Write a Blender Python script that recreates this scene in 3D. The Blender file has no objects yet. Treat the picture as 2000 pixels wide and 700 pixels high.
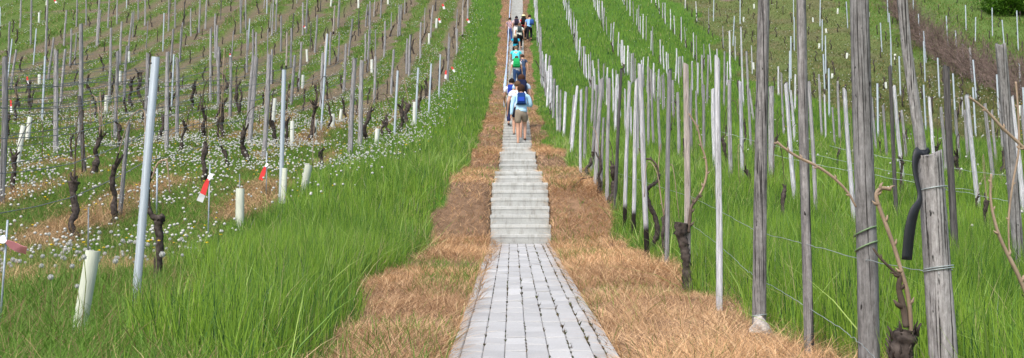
import bpy, bmesh, math, random
import numpy as np
from mathutils import Vector, Matrix, Quaternion
random.seed(7)
RNG = np.random.default_rng(11)
scene = bpy.context.scene
COL = scene.collection
PI = math.pi

# ------------------------------------------------------------------ camera, sky, sun, exposure
FPX = 1900.0                       # focal length in photo pixels (photo 2000 wide)
PITCH = math.atan(190 / 1900)
CAMZ = 1.0
cam_d = bpy.data.cameras.new('camera'); cam = bpy.data.objects.new('camera', cam_d); COL.objects.link(cam)
cam.location = (0, 0, CAMZ); cam.rotation_euler = (PI / 2 + PITCH, 0, 0)
cam_d.sensor_width = 36; cam_d.lens = 36 * FPX / 2000
cam_d.clip_start = 0.1; cam_d.clip_end = 3000
scene.camera = cam
world = bpy.data.worlds.new('World'); scene.world = world; world.use_nodes = True
wn = world.node_tree.nodes; wl = world.node_tree.links
bg = wn['Background']; sky = wn.new('ShaderNodeTexSky'); sky.sky_type = 'NISHITA'; sky.sun_disc = False
SUN_EL, SUN_AZ = math.radians(52), math.radians(205)      # azimuth from +Y clockwise: sun behind the camera, a little left
sky.sun_elevation = SUN_EL; sky.sun_rotation = SUN_AZ
sky.air_density = 1.0; sky.dust_density = 4.0; sky.ozone_density = 1.0
wl.new(sky.outputs[0], bg.inputs[0]); bg.inputs[1].default_value = 0.15
sun_d = bpy.data.lights.new('sun', 'SUN'); sun = bpy.data.objects.new('sun', sun_d); COL.objects.link(sun)
sun_d.energy = 1.5; sun_d.angle = math.radians(14); sun_d.color = (1.0, 0.96, 0.9)
sdir = Vector((math.sin(SUN_AZ) * math.cos(SUN_EL), math.cos(SUN_AZ) * math.cos(SUN_EL), math.sin(SUN_EL)))
sun.rotation_euler = sdir.to_track_quat('Z', 'Y').to_euler()
sun.location = (0, 0, 60)
vs = scene.view_settings
scene.display_settings.display_device = 'sRGB'
vs.view_transform = 'Standard'; vs.look = 'None'; vs.gamma = 1.0; vs.use_curve_mapping = False
vs.exposure = 0.68
scene.cycles.max_bounces = 6; scene.cycles.diffuse_bounces = 3; scene.cycles.transparent_max_bounces = 6

# ------------------------------------------------------------------ helpers: objects and tags
def tag(o, label=None, cat=None, group=None, kind=None):
    if label: o['label'] = label
    if cat: o['category'] = cat
    if group: o['group'] = group
    if kind: o['kind'] = kind
    return o
def link(name, me, mat=None, parent=None, smooth=True):
    if mat is not None and not me.materials: me.materials.append(mat)
    if smooth: me.polygons.foreach_set('use_smooth', [True] * len(me.polygons))
    o = bpy.data.objects.new(name, me); COL.objects.link(o)
    if parent is not None: o.parent = parent
    return o
def empty(name, loc=(0, 0, 0)):
    o = bpy.data.objects.new(name, None); COL.objects.link(o); o.location = loc
    o.empty_display_size = 0.1
    return o
def mesh_py(name, v, f):
    me = bpy.data.meshes.new(name); me.from_pydata([tuple(p) for p in v], [], f); me.update(); return me
def mesh_np(name, co, loops, starts, totals, mat=None, col=None, smooth=False):
    me = bpy.data.meshes.new(name)
    me.vertices.add(len(co)); me.vertices.foreach_set('co', np.ascontiguousarray(co, dtype=np.float32).ravel())
    me.loops.add(len(loops)); me.loops.foreach_set('vertex_index', np.ascontiguousarray(loops, dtype=np.int32))
    me.polygons.add(len(starts))
    me.polygons.foreach_set('loop_start', np.ascontiguousarray(starts, dtype=np.int32))
    me.polygons.foreach_set('loop_total', np.ascontiguousarray(totals, dtype=np.int32))
    if smooth: me.polygons.foreach_set('use_smooth', np.ones(len(starts), dtype=bool))
    if col is not None:
        a = me.color_attributes.new('col', 'FLOAT_COLOR', 'POINT')
        c4 = np.ones((len(co), 4), dtype=np.float32); c4[:, :3] = col
        a.data.foreach_set('color', c4.ravel())
    me.update(calc_edges=True)
    if mat: me.materials.append(mat)
    return me

# ------------------------------------------------------------------ materials
def new_mat(name, rough=0.8, spec=0.2):
    m = bpy.data.materials.new(name); m.use_nodes = True
    nt = m.node_tree; b = nt.nodes['Principled BSDF']
    b.inputs['Roughness'].default_value = rough
    b.inputs['Specular IOR Level'].default_value = spec
    return m, nt, b
def nn(nt, t, **kw):
    n = nt.nodes.new(t)
    for k, v in kw.items(): setattr(n, k, v)
    return n
def noise(nt, vec, scale, detail=4, rough=.6):
    n = nn(nt, 'ShaderNodeTexNoise'); n.inputs['Scale'].default_value = scale
    n.inputs['Detail'].default_value = detail; n.inputs['Roughness'].default_value = rough
    nt.links.new(vec, n.inputs['Vector']); return n
def ramp(nt, fac, stops):
    r = nn(nt, 'ShaderNodeValToRGB'); e = r.color_ramp.elements
    e[0].position = stops[0][0]; e[0].color = (*stops[0][1], 1)
    e[1].position = stops[-1][0]; e[1].color = (*stops[-1][1], 1)
    for p, c in stops[1:-1]:
        x = e.new(p); x.color = (*c, 1)
    nt.links.new(fac, r.inputs[0]); return r
def mix(nt, fac, a, b, typ='MIX'):
    n = nn(nt, 'ShaderNodeMix', data_type='RGBA', blend_type=typ)
    for s, v in ((n.inputs[0], fac), (n.inputs[6], a), (n.inputs[7], b)):
        if isinstance(v, (int, float)): s.default_value = v
        elif isinstance(v, tuple): s.default_value = (*v, 1)
        else: nt.links.new(v, s)
    return n.outputs[2]
def coords(nt, scale=(1, 1, 1), which='Object', jitter=False):
    tc = nn(nt, 'ShaderNodeTexCoord'); mp = nn(nt, 'ShaderNodeMapping')
    mp.inputs['Scale'].default_value = scale
    nt.links.new(tc.outputs[which], mp.inputs['Vector'])
    if jitter:
        oi = nn(nt, 'ShaderNodeObjectInfo'); mu = nn(nt, 'ShaderNodeMath', operation='MULTIPLY'); mu.inputs[1].default_value = 57
        nt.links.new(oi.outputs['Random'], mu.inputs[0]); cx = nn(nt, 'ShaderNodeCombineXYZ')
        for i in range(3): nt.links.new(mu.outputs[0], cx.inputs[i])
        nt.links.new(cx.outputs[0], mp.inputs['Location'])
    return mp.outputs[0]
def bump(nt, b, h, strength=.4, dist=.01):
    n = nn(nt, 'ShaderNodeBump'); n.inputs['Strength'].default_value = strength; n.inputs['Distance'].default_value = dist
    nt.links.new(h, n.inputs['Height']); nt.links.new(n.outputs[0], b.inputs['Normal'])

def plain(name, c, rough=.7, var=.25, scale=12, spec=.25, metal=0.0):
    m, nt, b = new_mat(name, rough, spec); v = coords(nt, jitter=True)
    n = noise(nt, v, scale)
    r = ramp(nt, n.outputs[0], [(.3, tuple(x * (1 - var) for x in c)), (.7, tuple(min(1, x * (1 + var)) for x in c))])
    nt.links.new(r.outputs[0], b.inputs['Base Color']); b.inputs['Metallic'].default_value = metal
    bump(nt, b, n.outputs[0], .2, .005)
    return m
def wood_mat(name, c_hi, c_mid, c_lo, dip=None, unit=True):
    m, nt, b = new_mat(name, .88, .15)
    sc = (1.6, 1.6, 3.2) if unit else (26, 26, 2.2)
    v = coords(nt, sc, jitter=True)
    n1 = noise(nt, v, 2.2, 10, .78)
    base = ramp(nt, n1.outputs[0], [(.30, c_lo), (.46, c_mid), (.66, c_hi)]).outputs[0]
    v2 = coords(nt, (4.5, 4.5, .6) if unit else (85, 85, .55), jitter=True)
    n2 = noise(nt, v2, 1.6, 3, .5)
    crack = ramp(nt, n2.outputs[0], [(.36, (1, 1, 1)), (.44, (0, 0, 0))]).outputs[0]
    base = mix(nt, crack, base, tuple(x * .45 for x in c_lo))
    v3 = coords(nt, (2, 2, 22) if unit else (30, 30, 12), jitter=True)
    n3 = noise(nt, v3, 1.5, 2, .5)
    knot = ramp(nt, n3.outputs[0], [(.70, (0, 0, 0)), (.76, (1, 1, 1))]).outputs[0]
    base = mix(nt, knot, base, tuple(x * .5 for x in c_lo))
    if dip:
        tc = nn(nt, 'ShaderNodeTexCoord'); sp = nn(nt, 'ShaderNodeSeparateXYZ'); nt.links.new(tc.outputs['Object'], sp.inputs[0])
        ad = nn(nt, 'ShaderNodeMath', operation='MULTIPLY_ADD'); nt.links.new(n1.outputs[0], ad.inputs[0]); ad.inputs[1].default_value = .07
        nt.links.new(sp.outputs['Z'], ad.inputs[2])
        f = ramp(nt, ad.outputs[0], [(dip - .012, (1, 1, 1)), (dip + .02, (0, 0, 0))]).outputs[0]
        base = mix(nt, f, base, (.03, .024, .022))
    v4 = coords(nt, (1.3, 1.3, 9) if unit else (34, 34, 16), jitter=True); n4 = noise(nt, v4, 1.3, 8, .75)
    base = mix(nt, 1.0, base, ramp(nt, n4.outputs[0], [(.32, (.58, .57, .56)), (.62, (1.15, 1.15, 1.15))]).outputs[0], 'MULTIPLY')
    oi = nn(nt, 'ShaderNodeObjectInfo')
    rr = ramp(nt, oi.outputs['Random'], [(0, (.80, .80, .80)), (1, (1.2, 1.19, 1.18))]).outputs[0]
    base = mix(nt, 1.0, base, rr, 'MULTIPLY')
    nt.links.new(base, b.inputs['Base Color'])
    bump(nt, b, n1.outputs[0], .55, .12 if unit else .006)
    return m
M = {}
M['stake_white'] = wood_mat('bleached_wood', (.80, .82, .87), (.66, .68, .73), (.38, .38, .40))
M['stake_dip'] = wood_mat('bleached_wood_dark_foot', (.80, .81, .85), (.68, .69, .73), (.38, .37, .38), dip=.24)
M['stake_grey'] = wood_mat('grey_wood', (.50, .50, .52), (.36, .36, .37), (.14, .135, .135))
M['stake_dark'] = wood_mat('dark_wood', (.22, .21, .21), (.13, .125, .125), (.045, .04, .04))
M['stake_tan'] = wood_mat('peeled_wood', (.66, .60, .56), (.52, .46, .43), (.28, .23, .2), dip=.18)
M['post_near'] = wood_mat('old_post_wood', (.33, .33, .33), (.215, .212, .21), (.055, .053, .05), unit=False)
M['post_near_dark'] = wood_mat('old_dark_post_wood', (.32, .31, .31), (.18, .175, .175), (.04, .036, .036), unit=False)
M['steel'] = plain('galvanised_steel', (.46, .53, .585), .45, .22, 9, .5, .3)
M['steel_dull'] = plain('dull_galvanised_steel', (.36, .42, .48), .55, .2, 14, .4, .3)
M['wire'] = plain('galvanised_wire', (.36, .42, .42), .5, .2, 20, .4, .5)
M['rod'] = plain('thin_metal_rod', (.19, .21, .22), .6, .2, 20, .3, .3)
M['bark'] = plain('vine_bark', (.065, .054, .048), .95, .75, 26, .1)
M['bark_light'] = plain('old_cane_bark', (.10, .078, .062), .9, .5, 12, .1)
M['cane'] = plain('dry_cane', (.31, .235, .165), .7, .25, 15, .2)
M['tie'] = plain('green_tie', (.16, .25, .13), .6, .2, 15, .3)
M['guard'] = plain('white_plastic_guard', (.64, .68, .62), .5, .07, 5, .3)
M['guard_near'] = plain('pale_plastic_guard', (.56, .60, .50), .5, .12, 5, .3)
M['red'] = plain('red_tape', (.72, .06, .06), .5, .1, 8)
M['pink'] = plain('pink_tape', (.92, .36, .44), .5, .12, 8)
M['white'] = plain('white_tape', (.78, .80, .84), .5, .08, 8)
M['rubber'] = plain('black_rubber', (.018, .021, .026), .5, .4, 14, .4)
M['lime'] = plain('lime_crusted_stone', (.42, .40, .375), .95, .5, 38)
M['rail'] = plain('rail_steel', (.55, .68, .85), .4, .1, 10, .5, .2)
def attr_mat(name, rough, spec, nscale=0, amt=.3, bumpd=0, transl=0.0):
    m, nt, b = new_mat(name, rough, spec)
    a = nn(nt, 'ShaderNodeAttribute', attribute_name='col'); base = a.outputs['Color']
    if nscale:
        v = coords(nt); n = noise(nt, v, nscale, 6, .65)
        r = ramp(nt, n.outputs[0], [(.3, (1 - amt,) * 3), (.7, (1 + amt,) * 3)]).outputs[0]
        base = mix(nt, 1.0, base, r, 'MULTIPLY')
        if bumpd: bump(nt, b, n.outputs[0], .6, bumpd)
    nt.links.new(base, b.inputs['Base Color'])
    if transl:
        tr = nn(nt, 'ShaderNodeBsdfTranslucent'); nt.links.new(base, tr.inputs[0])
        mx = nn(nt, 'ShaderNodeMixShader'); mx.inputs[0].default_value = transl
        nt.links.new(b.outputs[0], mx.inputs[1]); nt.links.new(tr.outputs[0], mx.inputs[2])
        nt.links.new(mx.outputs[0], nt.nodes['Material Output'].inputs[0])
    return m
M['blade'] = attr_mat('grass_blade', .6, .25, transl=.3)
M['straw'] = attr_mat('dry_straw', .8, .15, transl=.15)
M['soil'] = attr_mat('hill_soil', .95, .1, nscale=9, amt=.4, bumpd=.04)

# ------------------------------------------------------------------ terrain
def unproj(px, py, D):
    """point on the ray through photo pixel (px, py), D metres along the camera axis"""
    v = (350 - py) / FPX
    return ((px - 1000) / FPX * D, D * (math.cos(PITCH) - v * math.sin(PITCH)), CAMZ + D * (math.sin(PITCH) + v * math.cos(PITCH)))
def wy(w, y):
    p = unproj(1000, y, FPX * .85 / w); return p[1], p[2]
PATH0 = wy(339, 700); BASE = wy(119.5, 476.7)
SLOPE0 = (BASE[1] - PATH0[1]) / (BASE[0] - PATH0[0])
EDGES = [wy(w, y) for w, y in ((119, 458.2), (118, 439), (116.5, 419.7), (115, 403.5), (112.8, 386.5), (110.4, 371.5), (108, 357.2),
                               (94, 344.5), (92, 335.2), (76.8, 331.4), (75.3, 321.4), (73.4, 312), (71.3, 296.7), (60, 288), (58.6, 280))]
FAR = [wy(FPX * .85 / d, y) for d, y in ((31.2, 244.6), (36, 226), (49.5, 160), (61, 76), (69, 29), (74, 0))]
prof = [(-60, PATH0[1] - SLOPE0 * (60 + PATH0[0])), PATH0, BASE] + [(d + .03, z - .03) for d, z in EDGES] + FAR
prof += [(FAR[-1][0] + 40, FAR[-1][1] + 23), (FAR[-1][0] + 80, FAR[-1][1] + 42), (FAR[-1][0] + 160, FAR[-1][1] + 62), (FAR[-1][0] + 900, FAR[-1][1] + 110)]
PD = np.array([p[0] for p in prof]); PZ = np.array([p[1] for p in prof])
gd = np.arange(-60, 400, .1); gz = np.interp(gd, PD, PZ)
def gsmooth(a, s):
    k = np.exp(-.5 * (np.arange(-3 * s, 3 * s + 1) / s) ** 2); k /= k.sum()
    return np.convolve(np.pad(a, 3 * s, mode='edge'), k, mode='valid')
gz1 = gsmooth(gz, 3); gz2 = gsmooth(gz, 16)
gz1[-60:] = gz[-60:]; gz2[-60:] = gz[-60:]
TAB = RNG.random((128, 128))
def vn(x, y, s, off=0.0):
    x = np.asarray(x, float) / s + 31.7 + off; y = np.asarray(y, float) / s + 11.3 + off * 1.7
    xi = np.floor(x).astype(int); yi = np.floor(y).astype(int); fx = x - xi; fy = y - yi
    fx = fx * fx * (3 - 2 * fx); fy = fy * fy * (3 - 2 * fy)
    a = TAB[xi % 128, yi % 128]; b = TAB[(xi + 1) % 128, yi % 128]; c = TAB[xi % 128, (yi + 1) % 128]; d = TAB[(xi + 1) % 128, (yi + 1) % 128]
    return (a * (1 - fx) + b * fx) * (1 - fy) + (c * (1 - fx) + d * fx) * fy
def xc(d): return np.interp(d, [0, 14, 31, 50, 73, 200], [.11, .115, .15, .22, .40, 1.2])
def sst(a, b, x):
    t = np.clip((x - a) / (b - a), 0, 1); return t * t * (3 - 2 * t)
def H(x, y, path=True):
    x = np.asarray(x, float); y = np.asarray(y, float)
    u = x - xc(y); au = np.abs(u)
    k = sst(.8, 2.6, au)
    z1 = np.where(y < 399, np.interp(y, gd, gz1), np.interp(y, PD, PZ)); z2 = np.where(y < 399, np.interp(y, gd, gz2), np.interp(y, PD, PZ))
    z = z1 * (1 - k) + z2 * k
    z = z + (vn(x, y, .55) - .5) * .07 * sst(.44, .8, au) + (vn(x, y, 3.1, 5) - .5) * .22 * sst(1.5, 4, au)
    z = z + (vn(x, y, 11, 9) - .5) * .8 * sst(8, 20, au)
    z = z + .02 * sst(.43, .7, au)
    if path: z = z - .30 * (1 - sst(.36, .44, au))
    return z
def hit(px, py, dmin=3.0, dmax=130):
    """where the ray through a photo pixel meets the hill"""
    Ds = np.concatenate([np.arange(dmin, 30, .05), np.arange(30, dmax, .2)])
    v = (350 - py) / FPX
    X = (px - 1000) / FPX * Ds; Y = Ds * (math.cos(PITCH) - v * math.sin(PITCH)); Z = CAMZ + Ds * (math.sin(PITCH) + v * math.cos(PITCH))
    below = Z < H(X, Y, False)
    i = int(np.argmax(below)) if below.any() else len(Ds) - 1
    return float(X[i]), float(Y[i]), float(H(X[i], Y[i], False))
def at_depth(px, py, y):
    v = (350 - py) / FPX; D = y / (math.cos(PITCH) - v * math.sin(PITCH))
    return unproj(px, py, D)

# colour zones of the slope: what grows where
ROW_L0, ROW_LS = -3.85, 2.05
ROW_R0, ROW_RS = 1.30, 2.20
def zones(x, y):
    u = x - xc(y)
    n = vn(x, y, .8, 3); n2 = vn(x, y, 2.6, 4); n3 = vn(x, y, .35, 6)
    dryR = np.interp(y, [0, 18, 27, 200], [1.38, 1.32, .82, .85]) + (n - .5) * .35
    dryL = np.interp(y, [0, 5, 8, 12, 18, 200], [-1.0, -1.02, -1.25, -1.18, -1.1, -1.25]) + (n - .5) * .30 + (n3 - .5) * .16
    z = np.zeros(np.shape(u), int)            # 0 tall green right
    z = np.where(u > 12.2 + (n2 - .5) * 2, 4, z)  # olive thin turf
    z = np.where(u > 23.5 + (n2 - .5) * 2, 5, z)  # bright short green
    z = np.where((u > 15.5) & (u < 25) & (y > 72 + 1.2 * (u - 15.5) * .6), 6, z)   # bare reddish soil
    z = np.where((u < dryR) & (u > .3), 1, z)
    z = np.where((u <= 0) & (u > dryL), 1, z)
    tl = np.interp(y, [0, 4.4, 5.0, 6.2, 8, 10, 13, 26, 34, 46, 60], [-1.1, -1.25, -1.95, -2.15, -2.75, -3.2, -3.75, -4.25, -4.1, -3.5, -3.25]) + (n - .5) * .6
    z = np.where((u <= dryL) & (u > tl), 2, z)    # tall green left
    ph = (ROW_L0 - u) / ROW_LS; t = (ph - np.floor(ph)) * ROW_LS     # 0..2.05 m left of a row
    left = u <= tl
    near = y < 34 + (n2 - .5) * 12
    soilw = (t < .62 + (n - .5) * .5) | (t > 1.62 + (n - .5) * .5)
    meadow = np.where(soilw & (n2 + .35 * n3 > .55), 7, 3)           # 7 dry under the vines, 3 meadow
    lane = np.where(soilw, 8, 3)                                     # 8 bare brown soil strip
    z = np.where(left, np.where(near, meadow, lane), z)
    z = np.where(np.abs(u) < .425, 9, z)          # under the path and stairs
    return z, u
ZC = {0: (.065, .14, .020), 1: (.22, .14, .085), 2: (.06, .14, .018), 3: (.085, .13, .032), 4: (.105, .135, .045), 5: (.095, .155, .04),
      6: (.18, .13, .11), 7: (.19, .145, .075), 8: (.135, .112, .075), 9: (.12, .10, .08)}
def ticks(parts):
    out = []
    for a, b, s in parts: out += list(np.arange(a, b, s))
    return np.array(out)
us = ticks([(2, 4, .2), (4, 12, .35), (12, 30, .8), (30, 80, 4), (80, 400, 40)])
ui = np.arange(-2, 2, .08)
US = np.concatenate([-us[::-1], ui, us])
YS = ticks([(-60, 2, 2), (2, 16, .12), (16, 32, .2), (32, 90, .4), (90, 160, 2), (160, 900, 30)])
UU, YY = np.meshgrid(US, YS); XX = UU + xc(YY); ZZ = H(XX, YY)
nx, ny = len(US), len(YS)
co = np.stack([XX.ravel(), YY.ravel(), ZZ.ravel()], 1)
ii = (np.arange(ny - 1)[:, None] * nx + np.arange(nx - 1)[None, :]).ravel()
loops = np.stack([ii, ii + 1, ii + nx + 1, ii + nx], 1).ravel()
zz, _ = zones(XX, YY)
ct = np.array([ZC[i] for i in range(10)])
cc = ct[zz.ravel()]
# dark soil patches in the dry strips, greener patches in olive turf
pm = ((zz == 1) & (vn(XX, YY, .9, 12) > .62)).ravel()
cc[pm] = cc[pm] * .65 + np.array((.08, .06, .045)) * .35
pm = ((zz == 4) & (vn(XX, YY, 1.7, 14) > .62)).ravel()
cc[pm] = cc[pm] * .55 + np.array((.12, .095, .065)) * .45
me = mesh_np('hill_ground', co, loops, np.arange(len(ii)) * 4, np.full(len(ii), 4), M['soil'], cc, smooth=True)
tag(link('hill_ground', me, smooth=False), kind='structure')

# ------------------------------------------------------------------ paver path
def concrete_mat(name, tint, stains):
    m, nt, b = new_mat(name, .85, .25)
    a = nn(nt, 'ShaderNodeAttribute', attribute_name='col')
    v = coords(nt); n = noise(nt, v, 5, 8, .7); n2 = noise(nt, v, 130, 3, .6)
    r = ramp(nt, n.outputs[0], [(.3, tuple(x * (1 - stains) for x in tint)), (.6, tint)]).outputs[0]
    g = ramp(nt, n2.outputs[0], [(.3, (.86,) * 3), (.6, (1.04,) * 3)]).outputs[0]
    base = mix(nt, 1, mix(nt, 1, a.outputs['Color'], r, 'MULTIPLY'), g, 'MULTIPLY')
    if stains > .2:
        v3 = coords(nt, (9, 9, 2.2)); n3 = noise(nt, v3, 1.5, 5, .75)
        base = mix(nt, 1, base, ramp(nt, n3.outputs[0], [(.34, (.72, .70, .66)), (.52, (1, 1, 1))]).outputs[0], 'MULTIPLY')
    nt.links.new(base, b.inputs['Base Color']); bump(nt, b, n2.outputs[0], .35, .003)
    return m
M['paver'] = concrete_mat('paver_concrete', (1, 1, 1), .10)
M['step'] = concrete_mat('step_concrete', (1, 1, 1), .22)
class MBC:
    """collects bevelled blocks with a colour each"""
    def __init__(s): s.v = []; s.f = []; s.c = []
    def block(s, x0, x1, y0, y1, zt, thick, bev, col, zf=None):
        # zt(y) gives the height of the top
        zf = zf or (lambda x, y: zt)
        n = len(s.v)
        for (a, b_, dz) in ((0, 0, -thick), (0, 0, -bev), (bev, bev, 0)):
            for X, Y in ((x0 + a, y0 + b_), (x1 - a, y0 + b_), (x1 - a, y1 - b_), (x0 + a, y1 - b_)):
                s.v.append((X, Y, zf(X, Y) + dz)); s.c.append(col)
        for k in (0, 4):
            for i in range(4):
                j = (i + 1) % 4; s.f.append((n + k + i, n + k + j, n + k + 4 + j, n + k + 4 + i))
        s.f.append((n + 8, n + 9, n + 10, n + 11))
    def build(s, name, mat, parent=None):
        me = mesh_py(name, s.v, s.f)
        a = me.color_attributes.new('col', 'FLOAT_COLOR', 'POINT')
        a.data.foreach_set('color', np.array([(*c, 1) for c in s.c], dtype=np.float32).ravel())
        return link(name, me, mat, parent, smooth=False)
def pz(y): return PATH0[1] + SLOPE0 * (y - PATH0[0])
pav = MBC(); rnd = random.Random(3)
PW = .1115; X0 = .11 - .425 + .056
y = BASE[0] - .012; r = 0
while y > -4:
    x = X0
    for cidx in range(7):
        w = PW if cidx < 6 else .064
        g = rnd.uniform(.87, 1.03)
        if rnd.random() < .09: g *= 1.12
        elif rnd.random() < .08: g *= .88
        col = (.44 * g, .445 * g, .442 * g)
        dz = rnd.uniform(-.004, .004); tl = rnd.uniform(-.007, .007); L = .205
        j = .0014
        sh = (0, .006, -.004, .003, -.006, .004, 0)[cidx]
        pav.block(x + j, x + w - j, y - L + .0022 + sh, y - .0022 + sh, 0, .06, .004, col,
                  zf=lambda X, Y, dz=dz, tl=tl, x=x, w=w: pz(Y) + dz + tl * (X - x) / w)
        x += w
    y -= .207; r += 1
pav.build('path', M['paver']); path_o = COL.objects[-1] if False else bpy.data.objects['path']
tag(path_o, kind='structure')
bed = MBC(); bed.block(X0 - .01, X0 + PW * 6 + .075, -4.3, BASE[0], 0, .05, .001, (.13, .115, .09), zf=lambda X, Y: pz(Y) - .012)
tag(bed.build('path_bed', M['paver']), kind='structure')
kb = MBC()
for side in (-1, 1):
    y = BASE[0] - .02
    while y > -4:
        L = rnd.uniform(.97, 1.0); g = rnd.uniform(.9, 1.04)
        if side < 0: xa, xb = X0 - .057, X0 - .004
        else: xa, xb = X0 + PW * 6 + .068, X0 + PW * 6 + .122
        dx = rnd.uniform(-.005, .005)
        kb.block(xa + dx, xb + dx, y - L, y - .004, 0, .12, .006, (.41 * g, .415 * g, .41 * g), zf=lambda X, Y: pz(Y) + .006)
        y -= L + .003
tag(kb.build('path_kerb', M['paver']), kind='structure')

# ------------------------------------------------------------------ stairs
STEPS = list(EDGES)
d, z = EDGES[-1]
def slope_at(d): return (np.interp(d + 1.5, PD, PZ) - np.interp(d, PD, PZ)) / 1.5
while d < 150:
    s = max(.2, float(slope_at(d))); d += .155 / s; z = float(np.interp(d, PD, PZ)) + .03
    STEPS.append((d, z))
st = MBC()
prev = BASE
for i, (d, z) in enumerate(STEPS):
    nd, nz = STEPS[i + 1] if i + 1 < len(STEPS) else (d + .5, z)
    c = float(xc(d)); w = .425 + rnd.uniform(-.006, .006); off = rnd.uniform(-.008, .008)
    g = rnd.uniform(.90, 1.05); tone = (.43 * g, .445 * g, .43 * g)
    gap = nd - d
    rise = max(0.0, min(nz - .14 - z, .12 * gap)) if gap > .6 else 0.0    # long landings climb gently
    # slab with a thin nosing lip, then the riser block a little behind it
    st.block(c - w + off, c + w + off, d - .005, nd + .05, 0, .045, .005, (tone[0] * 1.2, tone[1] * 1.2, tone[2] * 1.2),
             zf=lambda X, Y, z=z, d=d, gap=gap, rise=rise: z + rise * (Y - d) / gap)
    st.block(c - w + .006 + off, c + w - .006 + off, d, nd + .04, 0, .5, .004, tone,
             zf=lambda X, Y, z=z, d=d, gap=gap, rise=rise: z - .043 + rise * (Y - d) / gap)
tag(st.build('stairs', M['step']), kind='structure')
def stair_z(d):
    zz = pz(d)
    for a, b in STEPS:
        if a <= d: zz = b
        else: break
    return zz

# ------------------------------------------------------------------ grass: real blades, density and blade width follow distance
def in_view(x, y, margin=2.3):
    return np.abs(x) < .56 * np.maximum(y, 0) + margin
def scatter(n_scale, rho_max, y0, y1, seed):
    """random points on the slope, about n_scale * (render pixels per metre)^2 per square metre"""
    rg = np.random.default_rng(seed); X = []; Y = []
    yb = np.geomspace(y0, y1, 40)
    for a, b in zip(yb[:-1], yb[1:]):
        m = (a + b) / 2; rho = min(rho_max, n_scale * (973 / m) ** 2); hw = .56 * b + 2.3
        n = int(rho * 2 * hw * (b - a) * (1 + .9 * min(1, max(0, (m - 14) / 20)))); X.append(rg.uniform(-hw, hw, n)); Y.append(rg.uniform(a, b, n))
    X = np.concatenate(X); Y = np.concatenate(Y); k = in_view(X, Y); return X[k], Y[k], rg
SX_, SY_, SZ_ = hit(1483, 648)
def blades(name, X, Y, h, w, lean, curl, col, mat, rg, droop=0.3, zoff=0.0):
    n = len(X); near_stone = (np.abs(X - SX_) < .10) & (Y < SY_ + .05) & (Y > SY_ - .38); h = np.where(near_stone, h * .25, h)
    if n == 0: return None
    Z = H(X, Y, False) + zoff
    az = rg.uniform(0, 2 * PI, n); fa = rg.uniform(0, 2 * PI, n)      # lean azimuth, blade facing
    # blades face roughly towards anywhere; widths perpendicular to facing
    wx = np.cos(fa); wyy = np.sin(fa) * .45
    lx = np.cos(az) * lean + .03; ly = np.sin(az) * lean
    T = np.array([0, .38, .72, 1.0]); WT = np.array([.8, 1.0, .62, 0.0])
    V = np.zeros((n, 7, 3), np.float32); C = np.zeros((n, 7, 3), np.float32)
    vi = 0
    for k, (t, wt) in enumerate(zip(T, WT)):
        bend = t + curl * t * t
        px = X + lx * h * bend; py = Y + ly * h * bend
        pz_ = Z - .02 + h * t * (1 - droop * lean * t)
        if k < 3:
            for s in (-1, 1):
                V[:, vi, 0] = px + s * wx * w * wt * .5; V[:, vi, 1] = py + s * wyy * w * wt * .5; V[:, vi, 2] = pz_
                C[:, vi] = col; vi += 1
        else:
            V[:, vi, 0] = px; V[:, vi, 1] = py; V[:, vi, 2] = pz_; C[:, vi] = col
    base = np.arange(n)[:, None] * 7
    lp = (base + np.array([0, 1, 3, 2, 2, 3, 5, 4, 4, 5, 6])[None, :]).ravel()
    sts = (np.arange(n)[:, None] * 11 + np.array([0, 4, 8])[None, :]).ravel(); tot = np.tile([4, 4, 3], n)
    me = mesh_np(name, V.reshape(-1, 3), lp, sts, tot, mat, C.reshape(-1, 3))
    return tag(link(name, me, smooth=False), kind='stuff')
def lerp(a, b, t): return np.array(a)[None, :] * (1 - t[:, None]) + np.array(b)[None, :] * t[:, None]
def pxm(Y): return 973 / np.maximum(Y, 1)
# tall green grass
X, Y, rg = scatter(.30, 2600, 2.6, 118, 21)
z, u = zones(X, Y)
dens = vn(X, Y, .5, 20)
keep = ((z == 0) | (z == 2)) & (dens > .12)
thin = (z == 0) & (Y > 40) & (vn(X, Y, 5, 22) > .6) & (rg.random(len(X)) < .55)
keep &= ~thin
X, Y, z, u = X[keep], Y[keep], z[keep], u[keep]; n = len(X)
hn = vn(X, Y, 1.3, 23)
edge = np.where(z == 2, np.minimum(sst(-.95, -1.45, u), .35 + .65 * sst(-4.6, -3.0, u * np.interp(Y, [0, 8, 14], [1.7, 1.25, 1]))), sst(1.15, 1.8, u))
h = (.20 + .26 * hn) * rg.uniform(.5, 1.3, n) * (.45 + .55 * edge) * np.interp(Y, [0, 12, 35, 80], [1.0, 1.0, .8, .62])
w = np.maximum(.0042, .42 / pxm(Y)) * rg.uniform(.55, 1.3, n)
t = np.clip(vn(X, Y, .9, 24) * .45 + vn(X, Y, 4.0, 25) * .25 + rg.random(n) * .75 - .2, 0, 1)
col = lerp((.048, .138, .011), (.27, .435, .048), t)
far_ = np.interp(Y, [18, 45], [0, .6])[:, None]; col = col * (1 - far_) + np.array((.135, .265, .032)) * far_
dk = rg.random(n) < .16; col[dk] = (.025, .085, .02)
yl = rg.random(n) < .03; col[yl] = (.40, .38, .17)
bl = rg.random(n) < .08; col[bl] = col[bl] * np.array((.8, .95, 2.0))
blades('tall_grass', X, Y, h, w, rg.gamma(1.6, .11, n), rg.uniform(0, .9, n), col, M['blade'], rg, droop=.2)
X, Y, rg = scatter(.012, 45, 2.8, 26, 71)
z, u = zones(X, Y); keep = (z == 0) | ((z == 2) & (u > -3.6)); X, Y = X[keep], Y[keep]; n = len(X)
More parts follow.
